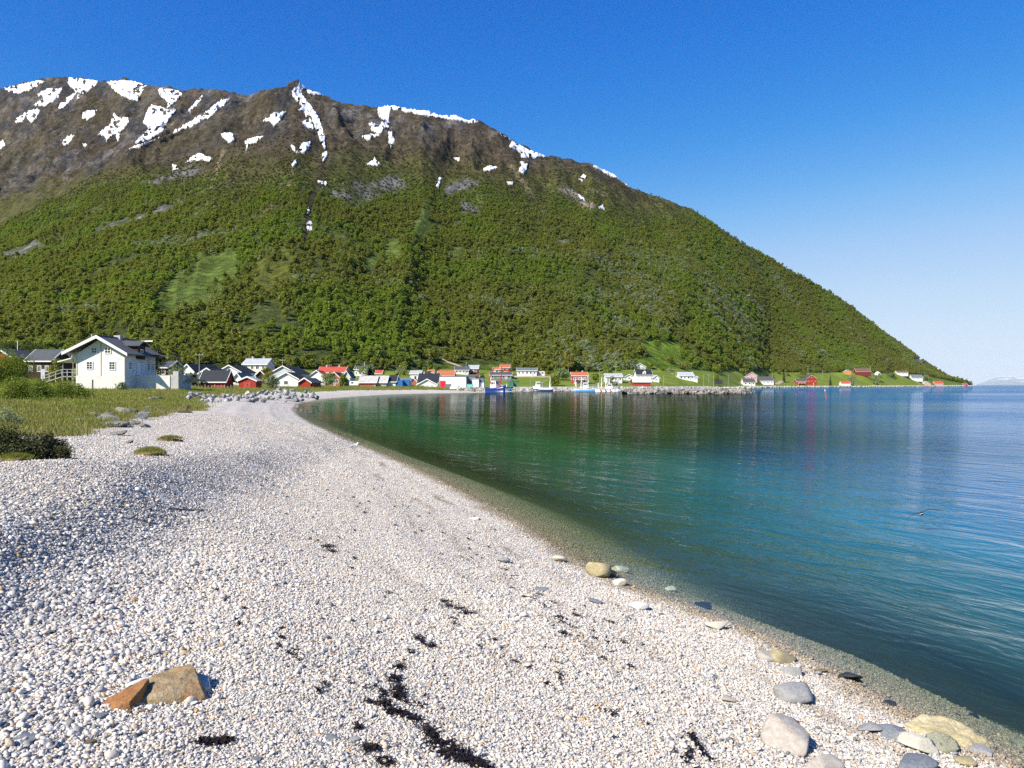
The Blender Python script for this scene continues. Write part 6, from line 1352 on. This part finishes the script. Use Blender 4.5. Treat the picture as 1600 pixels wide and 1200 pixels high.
def boat(name, label, px_, py_, L, B, yaw, low, high, house, mastx, gear=(), group='boats moored in the harbour', free=1.0, bow=.9, hx=-.18, hl=.26, hh=1.9, flip=False, stripe=None):
    q = 2.5*F_PX/(py_-HOR); x = (px_-800)/F_PX*q
    root = empty(name, (x, q, 0), R(yaw)); tag(root, label, 'boat', group)
    v, f = hull(L, B, free, bow, 0.0, .5, .012); link('hull', npmesh('hull', v, f, [low]), root)
    v, f = hull(L, B, free, bow, .5, 1.0); link('topsides', npmesh('topsides', v, f, [high]), root)
    if stripe: v, f = hull(L, B, free, bow, .86, .97, .03); link('rubbing_strake', npmesh('rubbing_strake', v, f, [stripe]), root)
    hx0 = hx*L-hl*L/2; hx1 = hx*L+hl*L/2; w = B*.34
    wh = MB().prism([(hx0, free*.75), (hx1, free*.75), (hx1-.1, free+hh*.55), (hx1-.3, free+hh), (hx0+.1, free+hh)], 'y', -w, w).build('wheelhouse', house, root)
    MB().box(hx0-.05, hx1-.15, -w-.12, w+.12, free+hh+.003, free+hh+.12).build('wheelhouse_roof', BW_, wh)
    nW = 3
    for sgn in (-1, 1):
        for i in range(nW): a = hx0+.2+(hx1-hx0-.6)*i/nW; MB().box(a, a+(hx1-hx0-.6)/nW*.75, sgn*w+.0 if sgn > 0 else -w-.03, sgn*w+.03 if sgn > 0 else -w, free+hh*.58, free+hh*.86).build('window', GLASS, wh)
    for i in range(3): MB().box(hx1-.27, hx1-.13, -w*.85+i*w*.6, -w*.85+i*w*.6+w*.48, free+hh*.6, free+hh*.86).build('window', GLASS, wh)
    for mx, mh, lean in mastx:
        m_ = MB().tube([(mx*L, 0, free*.7), (mx*L+lean, 0, mh)], [.18, .12]).build('mast', BW_, root)
        MB().tube([(mx*L+lean*.8, -.7, mh*.82), (mx*L+lean*.8, .7, mh*.82)], .04, 5).build('crosstree', GALV, m_)
        for e in (-.46, .46): MB().tube([(mx*L+lean, 0, mh*.97), (e*L, 0, free+.3)], .035, 4).build('stay', GALV, m_)
    for g in gear:
        if g[0] == 'crane': MB().tube([Vector(p) for p in g[1]], .16, 6).build('crane_arm', BR, root)
        if g[0] == 'gantry':
            mb = MB(); a, zt = g[1]*L, g[2]
            for sgn in (-1, 1): mb.bar((a, sgn*B*.38, free*.8), (a, sgn*B*.38, zt), .12)
            mb.bar((a, -B*.38, zt), (a, B*.38, zt), .12).build('gantry', BW_, root)
        if g[0] == 'box': MB().box(g[1]*L-g[2]/2, g[1]*L+g[2]/2, -B*.25, B*.25, free*.85, free*.85+g[3]).build('deck_gear', g[4], root)
        if g[0] == 'buoy':
            for i in range(4): V0, F0 = rock_verts(5, 2, 0, 0); ob = link('fender', npmesh('fender', V0*np.array([.22, .22, .3]), F0, [BR], True), root); ob.location = (-.3*L+i*.2*L, -B*.52, free*.5)
    rl = MB(); n = 7
    for i in range(n): t = .55+.43*i/(n-1); b = max(B/2*min(1, (1.02-t)/.42)**.6, .02)*.95; z_ = free+bow*max(0, (t-.35)/.65)**2; rl.bar((-L/2+L*t, -b, z_-.05), (-L/2+L*t, -b, z_+.6), .04).bar((-L/2+L*t, b, z_-.05), (-L/2+L*t, b, z_+.6), .04)
    rl.build('bow_rail', GALV, root); return root
boat('fishing_boat', 'royal blue fishing boat with white wheelhouse and twin red crane arms', 775, 613.6, 7.4, 3.0, -38, BB, BB, BW_, [(-.3, 5.2, .1)], [('crane', [(-.2, -.5, 1.2), (-1.6, -1.6, 4.2), (.2, -1.2, 8.0)]), ('crane', [(1.0, .4, 1.2), (1.6, .6, 4.6), (1.9, .6, 8.3)]), ('box', .2, 1.4, .7, BO)], free=1.5, bow=.9, hh=2.2, hx=-.05, hl=.34)
boat('fishing_boat', 'small light blue boat moored right beside the royal blue one', 790, 611.8, 4.6, 1.9, 20, BN, BLB, BW_, [(.1, 3.0, 0)], free=.9, bow=.5, hh=1.4, hl=.3)
boat('fishing_boat', 'white and navy fishing boat alone at the stone quay', 848.5, 611.4, 7.7, 2.7, 180, BN, BW_, BW_, [(-.34, 5.4, -.2), (.05, 3.6, 0)], [('box', -.1, 1.2, .6, BLB), ('gantry', -.36, 2.8)], free=1.25, bow=.8, hx=.27, hl=.26, hh=2.5)
boat('fishing_boat', 'red orange decked trawler at the left of the moored cluster', 896, 609.8, 5.2, 2.4, 165, BLB, BR, BW_, [(.1, 4.6, 0), (-.3, 4.9, 0)], [('box', -.25, 1.0, .9, BO), ('gantry', .3, 3.0)], free=1.4, bow=.6, hh=1.9)
boat('fishing_boat', 'white trawler with pale blue waterline and tall net gantry in the middle of the cluster', 915, 611.6, 9.2, 3.0, 0, BLB, BW_, BW_, [(-.2, 5.6, .3), (.12, 6.0, -.2), (-.42, 5.0, 0)], [('gantry', -.4, 3.6), ('gantry', .05, 3.2), ('box', -.4, 1.0, 1.0, BO), ('box', .2, .9, .6, BR)], free=1.15, bow=.9, hx=.0, hl=.24, hh=2.2, stripe=BN)
boat('fishing_boat', 'white fishing boat with red fenders at the right end of the cluster', 949, 611.8, 9.0, 2.8, 0, BW_, BW_, BW_, [(-.25, 5.4, .2), (.08, 5.0, 0), (-.05, 4.6, -.3)], [('gantry', -.38, 3.2), ('buoy',), ('box', -.2, .9, .7, BO)], free=1.0, bow=.8, hx=.1, hl=.22, hh=1.9, stripe=BB)
boat('fishing_boat', 'small navy boat half hidden behind the red orange trawler', 905, 609.0, 5.0, 2.0, 10, BN, BN, BW_, [(.0, 5.2, 0), (-.3, 4.4, .2)], free=1.0, bow=.5, hh=1.6)
boat('fishing_boat', 'white boat with green deck moored behind the cluster, between its two white trawlers', 933, 609.4, 6.0, 2.2, 8, BW_, BW_, BW_, [(-.1, 5.8, .2), (.25, 5.0, -.2)], [('box', -.3, 1.0, .7, GREEN0)], free=1.1, bow=.6, hh=1.8)
boat('fishing_boat', 'slim white boat with blue strake behind the right end of the cluster', 962, 609.8, 5.6, 2.0, 176, BB, BW_, BW_, [(.05, 5.2, 0)], free=1.0, bow=.5, hh=1.7, stripe=BB)
boat('motor_boat', 'small white motor boat with black waterline left of the breakwater root', 1007, 613.6, 5.2, 1.9, 0, BN, BW_, BW_, [(-.1, 2.0, 0)], free=.6, bow=.35, hh=.9, hl=.34, hx=.0)
boat('motor_boat', 'white cabin motor boat tucked against the breakwater', 1026, 614.2, 3.9, 1.8, 180, BW_, BW_, BW_, [(.0, 2.0, 0)], free=.65, bow=.35, hh=1.1, hl=.4, hx=-.05)

# ------------------------------------------------------------------ poles, lamps, marker, containers, vehicles
def pole(name, label, px_, pyb, pyt, Z, r, kind, cat='pole', group='poles in the village', mat=None):
    x = (px_-800)/F_PX*Z; zb = EYE-(pyb-HOR)/F_PX*Z; zt = EYE-(pyt-HOR)/F_PX*Z; h = zt-zb
    root = empty(name, (x, Z, zb)); tag(root, label, cat, group)
    MB().tube([(0, 0, -1.0), (0, 0, h)], [r, r*.7]).build('shaft', mat or GALV, root)
    if kind == 'lamp': MB().box(-.1, .9, -.08, .08, h-.05, h+.03).build('lamp_arm', GALV, root); MB().box(.5, 1.2, -.16, .16, h-.12, h-.053).build('lamp_head', DARKM, root)
    if kind == 'power':
        MB().bar((-.9, 0, h-.4), (.9, 0, h-.4), .12, .14).build('crossarm', WOODG, root)
        for i in (-.8, 0, .8): MB().tube([(i, 0, h-.33), (i, 0, h-.1)], .06, 6).build('insulator', TRIM, root)
    if kind == 'flag': MB().box(-.09, .09, -.09, .09, h, h+.15).build('finial', TRIM, root)
PW = dict(mat=WOODG)
pole('power_pole', 'tall wooden pole rising behind the black roofed red shed', 311.5, 588, 552, 178, .11, 'power', **PW)
pole('power_pole', 'wooden pole above the grey white house roof', 441.5, 580, 561, 232, .11, 'power', **PW)
pole('power_pole', 'wooden pole on the yellow field left of the white house with flat roof', 514.5, 582, 569, 285, .1, 'power', **PW)
pole('flag_pole', 'tall white flagpole beside the dark spruce', 569.5, 590, 566, 325, .1, 'flag', mat=TRIM)
pole('flag_pole', 'white pole left of the tall flagpole', 557.5, 596, 575, 300, .09, 'flag', mat=TRIM)
pole('light_mast', 'tall thin mast at the corner of the white fish warehouse', 728.5, 607, 567, 256, .09, 'flag')
pole('lamp_post', 'street lamp on the quay left of the moored white and navy boat', 829.5, 603, 590, 305, .08, 'lamp')
pole('power_pole', 'pole behind the trawler masts', 936.5, 598, 576, 350, .1, 'power', **PW)
pole('power_pole', 'leaning timber pole right of the trawlers near the yellow bushes', 962, 592, 572, 372, .1, 'power', **PW)
for i, (px_, pyb, pyt, lab) in enumerate([(1037,603,586,'first street lamp from the marina on the quay road'), (1051,597,583,'dark footed post in the meadow near the marina'), (1099,603,586,'green tinted street lamp nearest the meadow farmhouse on the quay road'), (1107.5,596,584,'thin pole in the meadow between two street lamps'), (1115,603,584,'tallest green street lamp on the quay road'), (1138,603,586,'last street lamp on the quay road before the breakwater tip')]):
    pole('lamp_post' if pyb > 600 else 'power_pole', lab, px_, pyb, pyt, 360+(px_-1037)*.9 if pyb > 600 else 440, .1, 'lamp' if pyb > 600 else 'power')
pole('power_pole', 'pole behind the red shore house', 1262.5, 590, 572, 900, .22, 'power', **PW)
pole('power_pole', 'short pole on the meadow right of the red shore house', 1285, 590, 579, 920, .22, 'power', **PW)
pole('power_pole', 'pole beside the dark red slope barn', 1360.5, 587, 572, 1010, .25, 'power', **PW)
pole('flag_pole', 'white pole behind the brown cabin roof', 27.5, 560, 534, 175, .1, 'flag', mat=TRIM)
# leaning sea mark
q = 2.5*F_PX/(622.5-HOR); x = (1291-800)/F_PX*q
root = empty('sea_mark', (x, q, 0)); tag(root, 'thin leaning red sea mark with pale top standing in the water', 'sea mark')
MB().tube([(.15, 0, -1.2), (0, 0, .0), (-.22, 0, 1.35)], [.085, .085, .075], 8).build('red_shaft', paint('marker_red', (.62,.06,.07), .5, .1), root)
MB().tube([(-.2205, 0, 1.352), (-.27, 0, 1.66)], [.075, .055], 8).build('pale_top', TRIM, root)
def container(name, label, px0, px1, yb, yt, Z, mat, D=2.4, cat='container'):
    W = (px1-px0)/F_PX*Z; h = (yb-yt)/F_PX*Z; root = empty(name, (((px0+px1)/2-800)/F_PX*Z, Z, EYE-(yb-HOR)/F_PX*Z)); tag(root, label, cat, 'containers and boxes round the harbour')
    MB().box(-W/2, W/2, 0, D, -.6, h).build('body', mat, root); n = max(4, int(W/.35))
    for i in range(n): MB().box(-W/2+W*(i+.2)/n, -W/2+W*(i+.7)/n, -.05, -.002, .1, h-.12).build('rib', mat, root)
    MB().box(-W/2-.04, W/2+.04, -.07, D+.04, h+.002, h+.08).build('lid', mat, root)
BLUE = paint('tarp_blue', (.03,.16,.42), .55, .2, 1.0); TEAL = paint('teal_paint', (.22,.58,.55), .5, .1, 1.0); GREEN = paint('container_green', (.04,.20,.15), .55, .15, 1.0)
container('blue_container', 'blue container left of its blue twin behind the beach', 620, 629, 603.5, 594.5, 238, BLUE)
container('blue_container', 'blue container right of its blue twin near the black warehouse', 630.5, 640, 603.5, 594, 240, BLUE)
container('teal_container', 'pale turquoise container on the fish pier', 729.5, 739, 607, 600.5, 248, TEAL)
container('grey_container', 'slate grey box beside the red warehouse door', 695.5, 704.5, 607, 600.5, 250, WALLS['greyblue'])
container('green_container', 'dark green container above the quay, right of the blue boats', 795, 801, 602, 595.5, 312, GREEN)
container('green_container', 'second dark green container, farther right above the quay', 802, 808, 602, 595.5, 314, GREEN)
container('dark_container', 'lone dark container on the meadow behind the quay road', 1118, 1129, 599, 594.2, 440, DARKM)
def dome(name, label, px0, px1, yb, yt, Z, cat, mat):
    W = (px1-px0)/F_PX*Z/2; h = (yb-yt)/F_PX*Z; root = empty(name, (((px0+px1)/2-800)/F_PX*Z, Z+W, EYE-(yb-HOR)/F_PX*Z)); tag(root, label, cat)
    V = []; Fc = []; n, m_ = 20, 7
    for j in range(m_+1):
        a = math.pi/2*j/m_
        for i in range(n): t = 2*math.pi*i/n; rr_ = W*math.cos(a)*(1+.03*math.cos(10*t)); V.append((rr_*math.cos(t), rr_*math.sin(t), h*math.sin(a)))
    for j in range(m_):
        for i in range(n): Fc.append((j*n+i, j*n+(i+1) % n, (j+1)*n+(i+1) % n, (j+1)*n+i))
    link('cover', npmesh('cover', np.array(V), np.array(Fc), [mat], True), root)
    MB().prism([(W*.32*math.cos(t), h*.62*max(0, math.sin(t))) for t in np.linspace(0, math.pi, 9)], 'y', -W*.98, -W*.6).build('entrance', DARKM if 'barn' in label else TRIM, root)
dome('storage_dome', 'white tarpaulin dome tent by the fish warehouse', 702, 719, 608.5, 600.5, 243, 'tent', TRIM)
dome('white_dome', 'small white dome on the far right slope beside the dark red barn', 1369, 1378, 586, 580.5, 1025, 'dome', TRIM)
def car(name, label, px_, pyb, Z, L, paintm, yaw, cat='car', pickup=False):
    x = (px_-800)/F_PX*Z; root = empty(name, (x, Z, EYE-(pyb-HOR)/F_PX*Z), R(yaw)); tag(root, label, cat, 'vehicles parked in the village'); W = L*.4; h = L*.33
    body = [(-L/2, .3), (L/2, .3), (L/2, .75), (L*.42, .85), (-L*.45, .9), (-L/2, .8)]
    MB().prism(body, 'y', -W/2, W/2).build('body', paintm, root)
    cab = [(-L*.42, .88), (L*.22, .88), (L*.08, h), (-L*.34, h)] if not pickup else [(-L*.12, .88), (L*.25, .88), (L*.12, h), (-L*.1, h)]
    c = MB().prism(cab, 'y', -W*.44, W*.44).build('cabin', paintm, root)
    for sg in (-1, 1): MB().prism([(a*.93, .92+(b-.92)*.9) for a, b in cab], 'y', sg*W*.44, sg*(W*.44+.015)).build('side_window', GLASS, c)
    for a in (-.31, .31):
        for sg in (-1, 1):
            w = MB().tube([(a*L, sg*W*.42, .32), (a*L, sg*W*.51, .32)], .32, 14).build('wheel', paint('tyre_rubber', (.02,.02,.02), .9, .1), root)
            MB().tube([(a*L, sg*W*.511, .32), (a*L, sg*W*.52, .32)], .18, 10).build('rim', GALV, w)
CARW = paint('car_white', (.75,.75,.74), .3, .03, 1, spec=.5); CARD = paint('car_dark', (.03,.035,.045), .25, .05, 1, spec=.5); CARB = paint('car_blue', (.02,.05,.13), .25, .05, 1, spec=.5)
car('parked_car', 'white car parked left of the black roofed red shed', 296, 597, 172, 4.2, CARW, 15); car('parked_car', 'dark car parked in front of the white one', 304, 599, 166, 4.2, CARD, 10)
car('pickup_truck', 'dark blue pickup parked above the green containers', 801, 593, 352, 4.6, CARB, 0, 'pickup', True)
# white caravan between the grey house and the boathouses
Z = 240.0; root = empty('caravan', ((553-800)/F_PX*Z, Z, EYE-(604-HOR)/F_PX*Z)); tag(root, 'white caravan parked left of the rusty boathouse', 'caravan')
MB().prism([(-1.5, .4), (1.3, .4), (1.5, .9), (1.35, 1.75), (-1.2, 1.8), (-1.5, 1.5)], 'y', 0, 1.9).build('body', CARW, root); MB().box(-.9, -.2, -.03, -.002, 1.0, 1.45).build('window', GLASS, root); MB().box(.3, .8, -.03, -.002, .5, 1.6).build('door', TRIM, root)
MB().tube([(0, .05, .3), (0, .3, .3)], .3, 12).build('wheel', DARKM, root)
# picket fence in front of the red shed
Z = 160.0; x0 = (290-800)/F_PX*Z; x1 = (366-800)/F_PX*Z; root = empty('picket_fence', (x0, Z, 0)); tag(root, 'low weathered fence of thin posts in front of the black roofed red shed', 'fence')
for i in range(16):
    xx = (x1-x0)*i/15; gz = float(ground(np.array([x0+xx]), np.array([Z]))[0]); MB().box(xx-.05, xx+.05, -.05, .05, gz-.4, gz+.75+.15*math.sin(i*2.3)).build('post', WOODG, root)
for i in range(15):
    xa = (x1-x0)*i/15; xb = (x1-x0)*(i+1)/15; ga = float(ground(np.array([x0+xa]), np.array([Z]))[0]); gb = float(ground(np.array([x0+xb]), np.array([Z]))[0]); MB().bar((xa, -.06, ga+.5), (xb, -.06, gb+.5), .02).build('wire', GALV, root)

# ------------------------------------------------------------------ driftwood, seaweed, birds
def wood_mat():
    return rock_mat('driftwood', (.09,.065,.045), (.22,.16,.11), None, 14, .85, .6)
def drift(name, label, pts_px, r0, seed, fork=None, lift=.3):
    P3 = [Vector(hit(a, b, 2, 80)) for a, b in pts_px]; r = random.Random(seed); base = P3[0].copy()
    root = empty(name, base); tag(root, label, 'driftwood'); pp = []
    for i in range(len(P3)-1):
        for k in range(4): p = P3[i].lerp(P3[i+1], k/4)-base; pp.append(p+Vector((r.uniform(-1, 1), r.uniform(-1, 1), r.uniform(.3, 1.2)))*r0*lift)
    pp.append(P3[-1]-base); n = len(pp)
    MB().tube(pp, [r0*(.55+.5*math.sin(math.pi*(i+.6)/(n+.4)))*r.uniform(.85, 1.15) for i in range(n)], 8).build('log', wood_mat(), root, True)
    if fork:
        a = P3[-2].lerp(P3[-1], .5)-base; b = Vector(hit(*fork, 2, 80))-base+Vector((0, 0, r0*2.2)); MB().tube([a, a.lerp(b, .5)+Vector((0, 0, r0)), b], [r0*.5, r0*.35, r0*.12], 6).build('branch', wood_mat(), root, True)
drift('driftwood_stick', 'short brown driftwood stick lying on the white pebbles', [(256,794),(272,797),(290,798),(318,799)], .022, 1, (310,795))
drift('driftwood_log', 'long grey driftwood log with root end below the meadow edge', [(226,638),(250,642),(275,645),(300,645)], .11, 2, (297,638))
# seaweed: dark curled ribbons in the drift line
def weed_mat():
    return rock_mat('dried_seaweed', (.006,.004,.006), (.022,.013,.012), (.06,.03,.012), 20, .55, .4, .66)
def weed_ribbons(rng_, n, cx, cy, sx, sy, ang, base):
    V = []; Fc = []; c, s = math.cos(ang), math.sin(ang)
    u = rng_.normal(size=(n, 2))*[sx, sy]; X = cx+u[:, 0]*c-u[:, 1]*s; Y = cy+u[:, 0]*s+u[:, 1]*c; Zg = ground(X, Y)
    for x, y, z_ in zip(X, Y, Zg):
        a = rng_.random()*6.28; L = rng_.uniform(.02, .075); w = rng_.uniform(.002, .006); k = len(V); m_ = 4; z0 = rng_.uniform(.002, .018)
        for i in range(m_+1):
            t = i/m_-.5; aa = a+rng_.uniform(-.5, .5); px_ = x+math.cos(a)*L*t; py_ = y+math.sin(a)*L*t; zz = z_+z0+rng_.uniform(0, .014)
            V += [(px_-math.sin(aa)*w-base.x, py_+math.cos(aa)*w-base.y, zz-base.z), (px_+math.sin(aa)*w-base.x, py_-math.cos(aa)*w-base.y, zz+rng_.uniform(-.006, .006)-base.z)]
        for i in range(m_): Fc.append((k+2*i, k+2*i+1, k+2*i+3, k+2*i+2))
    return V, Fc
WM = weed_mat(); wr_ = np.random.default_rng(33)
def weed(name, label, cl, kind=None, group=None):
    b = Vector(hit(cl[0][0], cl[0][1], 1.5, 60)); VV = []; FF = []
    for px_, py_, w, h, n, ang in cl:
        x, q, gz = hit(px_, py_, 1.5, 60); sx = w/F_PX*q/2.6; sy = h/F_PX*q/2.6*(q/2.0 if q < 12 else 4)
        if kind: sx, sy = sx*1.3, sx*.22
        else: n = int(n*.55); sx *= 1.2
        V, Fc = weed_ribbons(wr_, n, x, q, sx, min(sy, sx*1.6), ang, b); k = len(VV); VV += V; FF += [tuple(k+i for i in f) for f in Fc]
    m = npmesh(name, np.array(VV), np.array(FF), [WM]); o = link(name, m); o.location = b; tag(o, label, None if kind else 'seaweed', group, kind); return o
weed('seaweed_clump', 'largest black seaweed heap at the bottom edge of the picture', [(688,1165,24,10,170,.2),(706,1180,28,10,200,0),(726,1190,24,9,150,0),(745,1197,22,7,130,.0),(667,1142,14,10,70,.6),(676,1153,12,8,60,.6)])
weed('seaweed_clump', 'tall black seaweed streak in the middle foreground', [(624,1045,10,8,70,0),(617,1063,11,9,90,0),(622,1078,12,9,100,0),(624,1090,12,7,90,0),(603,1102,14,8,90,0),(612,1116,14,7,70,0),(632,1118,14,6,70,-.4),(648,1126,14,5,50,-.5)])
weed('seaweed_clump', 'small black seaweed tuft above the tall streak', [(653,998,12,8,50,.2),(660,1004,9,5,30,.2),(674,1011,13,5,60,0),(644,1021,6,5,26,0)])
weed('seaweed_clump', 'black seaweed tuft left of the bottom heap', [(578,1172,16,7,80,0),(602,1194,14,7,80,0),(560,1140,10,5,30,0)])
weed('seaweed_clump', 'dark seaweed clump by the upper drift line', [(512,855,14,14,150,0),(518,862,12,8,80,0)])
weed('seaweed_clump', 'black seaweed scraps right of the broken brown rock', [(326,1162,22,8,150,0),(352,1161,14,6,80,0)])
weed('seaweed_strip', 'straight black seaweed strip at the lower right of the pebbles', [(1078,1150,4,3,14,-1.),(1084,1158,5,3,20,-1.),(1090,1166,6,3,24,-1.),(1096,1174,6,3,24,-1.),(1102,1182,5,3,20,-1.),(1108,1190,4,3,14,-1.)])
weed('seaweed_strip', 'brown leathery kelp piece on the middle beach', [(882,992,12,4,50,-.2)])
weed('seaweed_strip', 'thin wavy seaweed strand leading down the beach', [(694,941,10,4,40,-.6),(705,948,12,5,60,-.6),(718,953,12,4,60,-.5),(732,959,14,4,60,-.3)])
sc_ = []
for i in range(150):
    t = wr_.random(); line = wr_.integers(0, 4)
    P_ = ([(400,735),(520,850),(700,980),(900,1080),(1080,1180)], [(420,700),(560,790),(760,880),(960,1010)], [(480,700),(600,770),(720,860),(900,970),(1060,1090)], [(60,1000),(240,895),(390,975),(560,1090),(700,1120)])[line]
    xs = [p[0] for p in P_]; px_ = xs[0]+(xs[-1]-xs[0])*t; py_ = np.interp(px_, xs, [p[1] for p in P_])+wr_.normal(0, 16); s = (py_-HOR)/500; sc_.append((px_, py_, wr_.uniform(6, 20)*s, wr_.uniform(3, 6)*s, int(wr_.uniform(3, 13)), -1.05+wr_.normal(0, .3)))
weed('seaweed_scraps', 'scattered dark scraps of dried seaweed along the drift lines', sc_, 'stuff')
# bird gliding low over the water, seen from behind
def bird(px_, py_, q):
    x, y, z = (px_-800)/F_PX*q, q, EYE-(py_-HOR)/F_PX*q
    root = empty('flying_bird', (x, y, z), R(35)); tag(root, 'dark winged seabird gliding low over the blue water', 'bird')
    dk_ = paint('bird_dark', (.018,.018,.02), .7, .2, 20); wt = paint('bird_white', (.7,.7,.68), .7, .1, 20)
    MB().tube([(0, .13, .005), (0, .09, .008), (0, .03, 0), (0, -.05, -.005), (0, -.10, 0), (0, -.15, .004)], [.006, .02, .032, .034, .022, .010], 10).build('body', dk_, root, True)
    MB().tube([(0, -.03, -.022), (0, .05, -.02)], [.022, .024], 8).build('belly', wt, root, True)
    MB().tube([(0, .13, .004), (0, .175, -.004)], [.006, .002], 6).build('beak', paint('bird_beak', (.6,.15,.03), .5, .1), root)
    for sg in (-1, 1):
        prof = [(0, .045, -.055, .012), (.08, .06, -.05, .03), (.17, .045, -.035, .022), (.25, .0, -.045, .0), (.30, -.045, -.055, -.02)]; V = []; Fc = []
        for i, (a, f, b, z_) in enumerate(prof): V += [(sg*a, f, z_+.004), (sg*a, b, z_), (sg*a, f, z_-.004), (sg*a, b, z_-.003)]
        for i in range(4):
            k = i*4; Fc += [(k, k+4, k+5, k+1), (k+2, k+3, k+7, k+6), (k, k+2, k+6, k+4), (k+1, k+5, k+7, k+3)]
        Fc += [(0, 1, 3, 2), (16, 18, 19, 17)]
        link('wing', npmesh('wing', np.array(V), np.array(Fc), [dk_]), root)
    MB().prism([(-.012, -.14), (.012, -.14), (.03, -.20), (-.03, -.20)], 'z', -.002, .004).build('tail', wt, root); root.rotation_euler = (R(-6), R(-24), R(-28)); root.scale = (.85, .85, .85)
bird(1440, 802, 12.5)
x, q, gz = hit(554, 706, 5, 90); root = empty('gull', (x, q, gz)); tag(root, 'small white gull standing at the water edge of the beach', 'gull')
wt = paint('bird_white', (.7,.7,.68), .7, .1, 20); gy_ = paint('gull_grey', (.35,.37,.39), .7, .1, 20)
MB().tube([(-.2, 0, .17), (-.1, 0, .18), (0, 0, .2), (.08, 0, .24), (.11, 0, .30), (.12, 0, .335)], [.01, .045, .06, .05, .033, .02], 10).build('body', wt, root, True)
MB().tube([(.13, 0, .32), (.185, 0, .31)], [.012, .003], 6).build('beak', paint('gull_beak', (.6,.4,.05), .5, .1), root)
for sg in (-1, 1): MB().tube([(-.22, sg*.03, .18), (-.1, sg*.05, .21), (.04, sg*.045, .23)], [.008, .03, .02], 8).build('wing', gy_, root, True); MB().tube([(0, sg*.025, .16), (0, sg*.025, -.01)], .008, 6).build('leg', paint('gull_leg', (.5,.3,.2), .6, .1), root)

# ------------------------------------------------------------------ alike things: say which one by its place
ORD = 'first second third fourth fifth sixth seventh eighth ninth tenth eleventh twelfth thirteenth fourteenth fifteenth sixteenth seventeenth eighteenth nineteenth'.split()
def ordinal(n):
    if n <= 19: return ORD[n-1]
    t, u = divmod(n, 10); tens = {2: 'twent', 3: 'thirt', 4: 'fort'}[t]
    return tens+'ieth' if u == 0 else tens+'y '+ORD[u-1]
def by_place(group, text):
    obs = sorted([o for o in COL.objects if o.get('group') == group and o.get('label') and o.parent is None], key=lambda o: o.location.x/max(o.location.y, .1))
    for k_, o in enumerate(obs): o['label'] = text % ordinal(k_+1)
by_place('slate chips among the pebbles', 'small flat slate chip among the white pebbles, %s from the left')
by_place('honey coloured pebbles', 'honey coloured pebble on the near beach, %s from the left')
by_place('bedrock ledges at the meadow edge', 'lichen grey bedrock ledge at the meadow edge, %s from the left')
by_place('small bushes dotted on the village slopes', 'small round bush dotted on the village slope, %s from the left')
for o in COL.objects:
    if o.get('group') == 'boulders of the rock barrier below the sheds':
        px_ = 800+F_PX*o.location.x/o.location.y
        o['label'] = 'blasted grey boulder in the %s of the rock barrier below the red sheds' % ('sparse left end' if px_ < 345 else 'left half' if px_ < 385 else 'middle' if px_ < 425 else 'crowded right half' if px_ < 465 else 'right end')

# ------------------------------------------------------------------ clear northern air: faint haze that pales the far shore
hz = MB().box(-44000, 44000, -44000, 44000, -60, 1180).mesh('haze')
hm_, hnt, hout = newmat('thin_haze'); pv = N(hnt, 'ShaderNodeVolumePrincipled'); setin(pv, Density=0.9e-5, Anisotropy=0.1); pv.inputs['Color'].default_value = (.93, .97, 1.0, 1)
hnt.links.new(pv.outputs[0], hout.inputs['Volume']); hz.materials.append(hm_)
haze = link('haze', hz); tag(haze, 'thin bluish air over the fjord', kind='stuff')
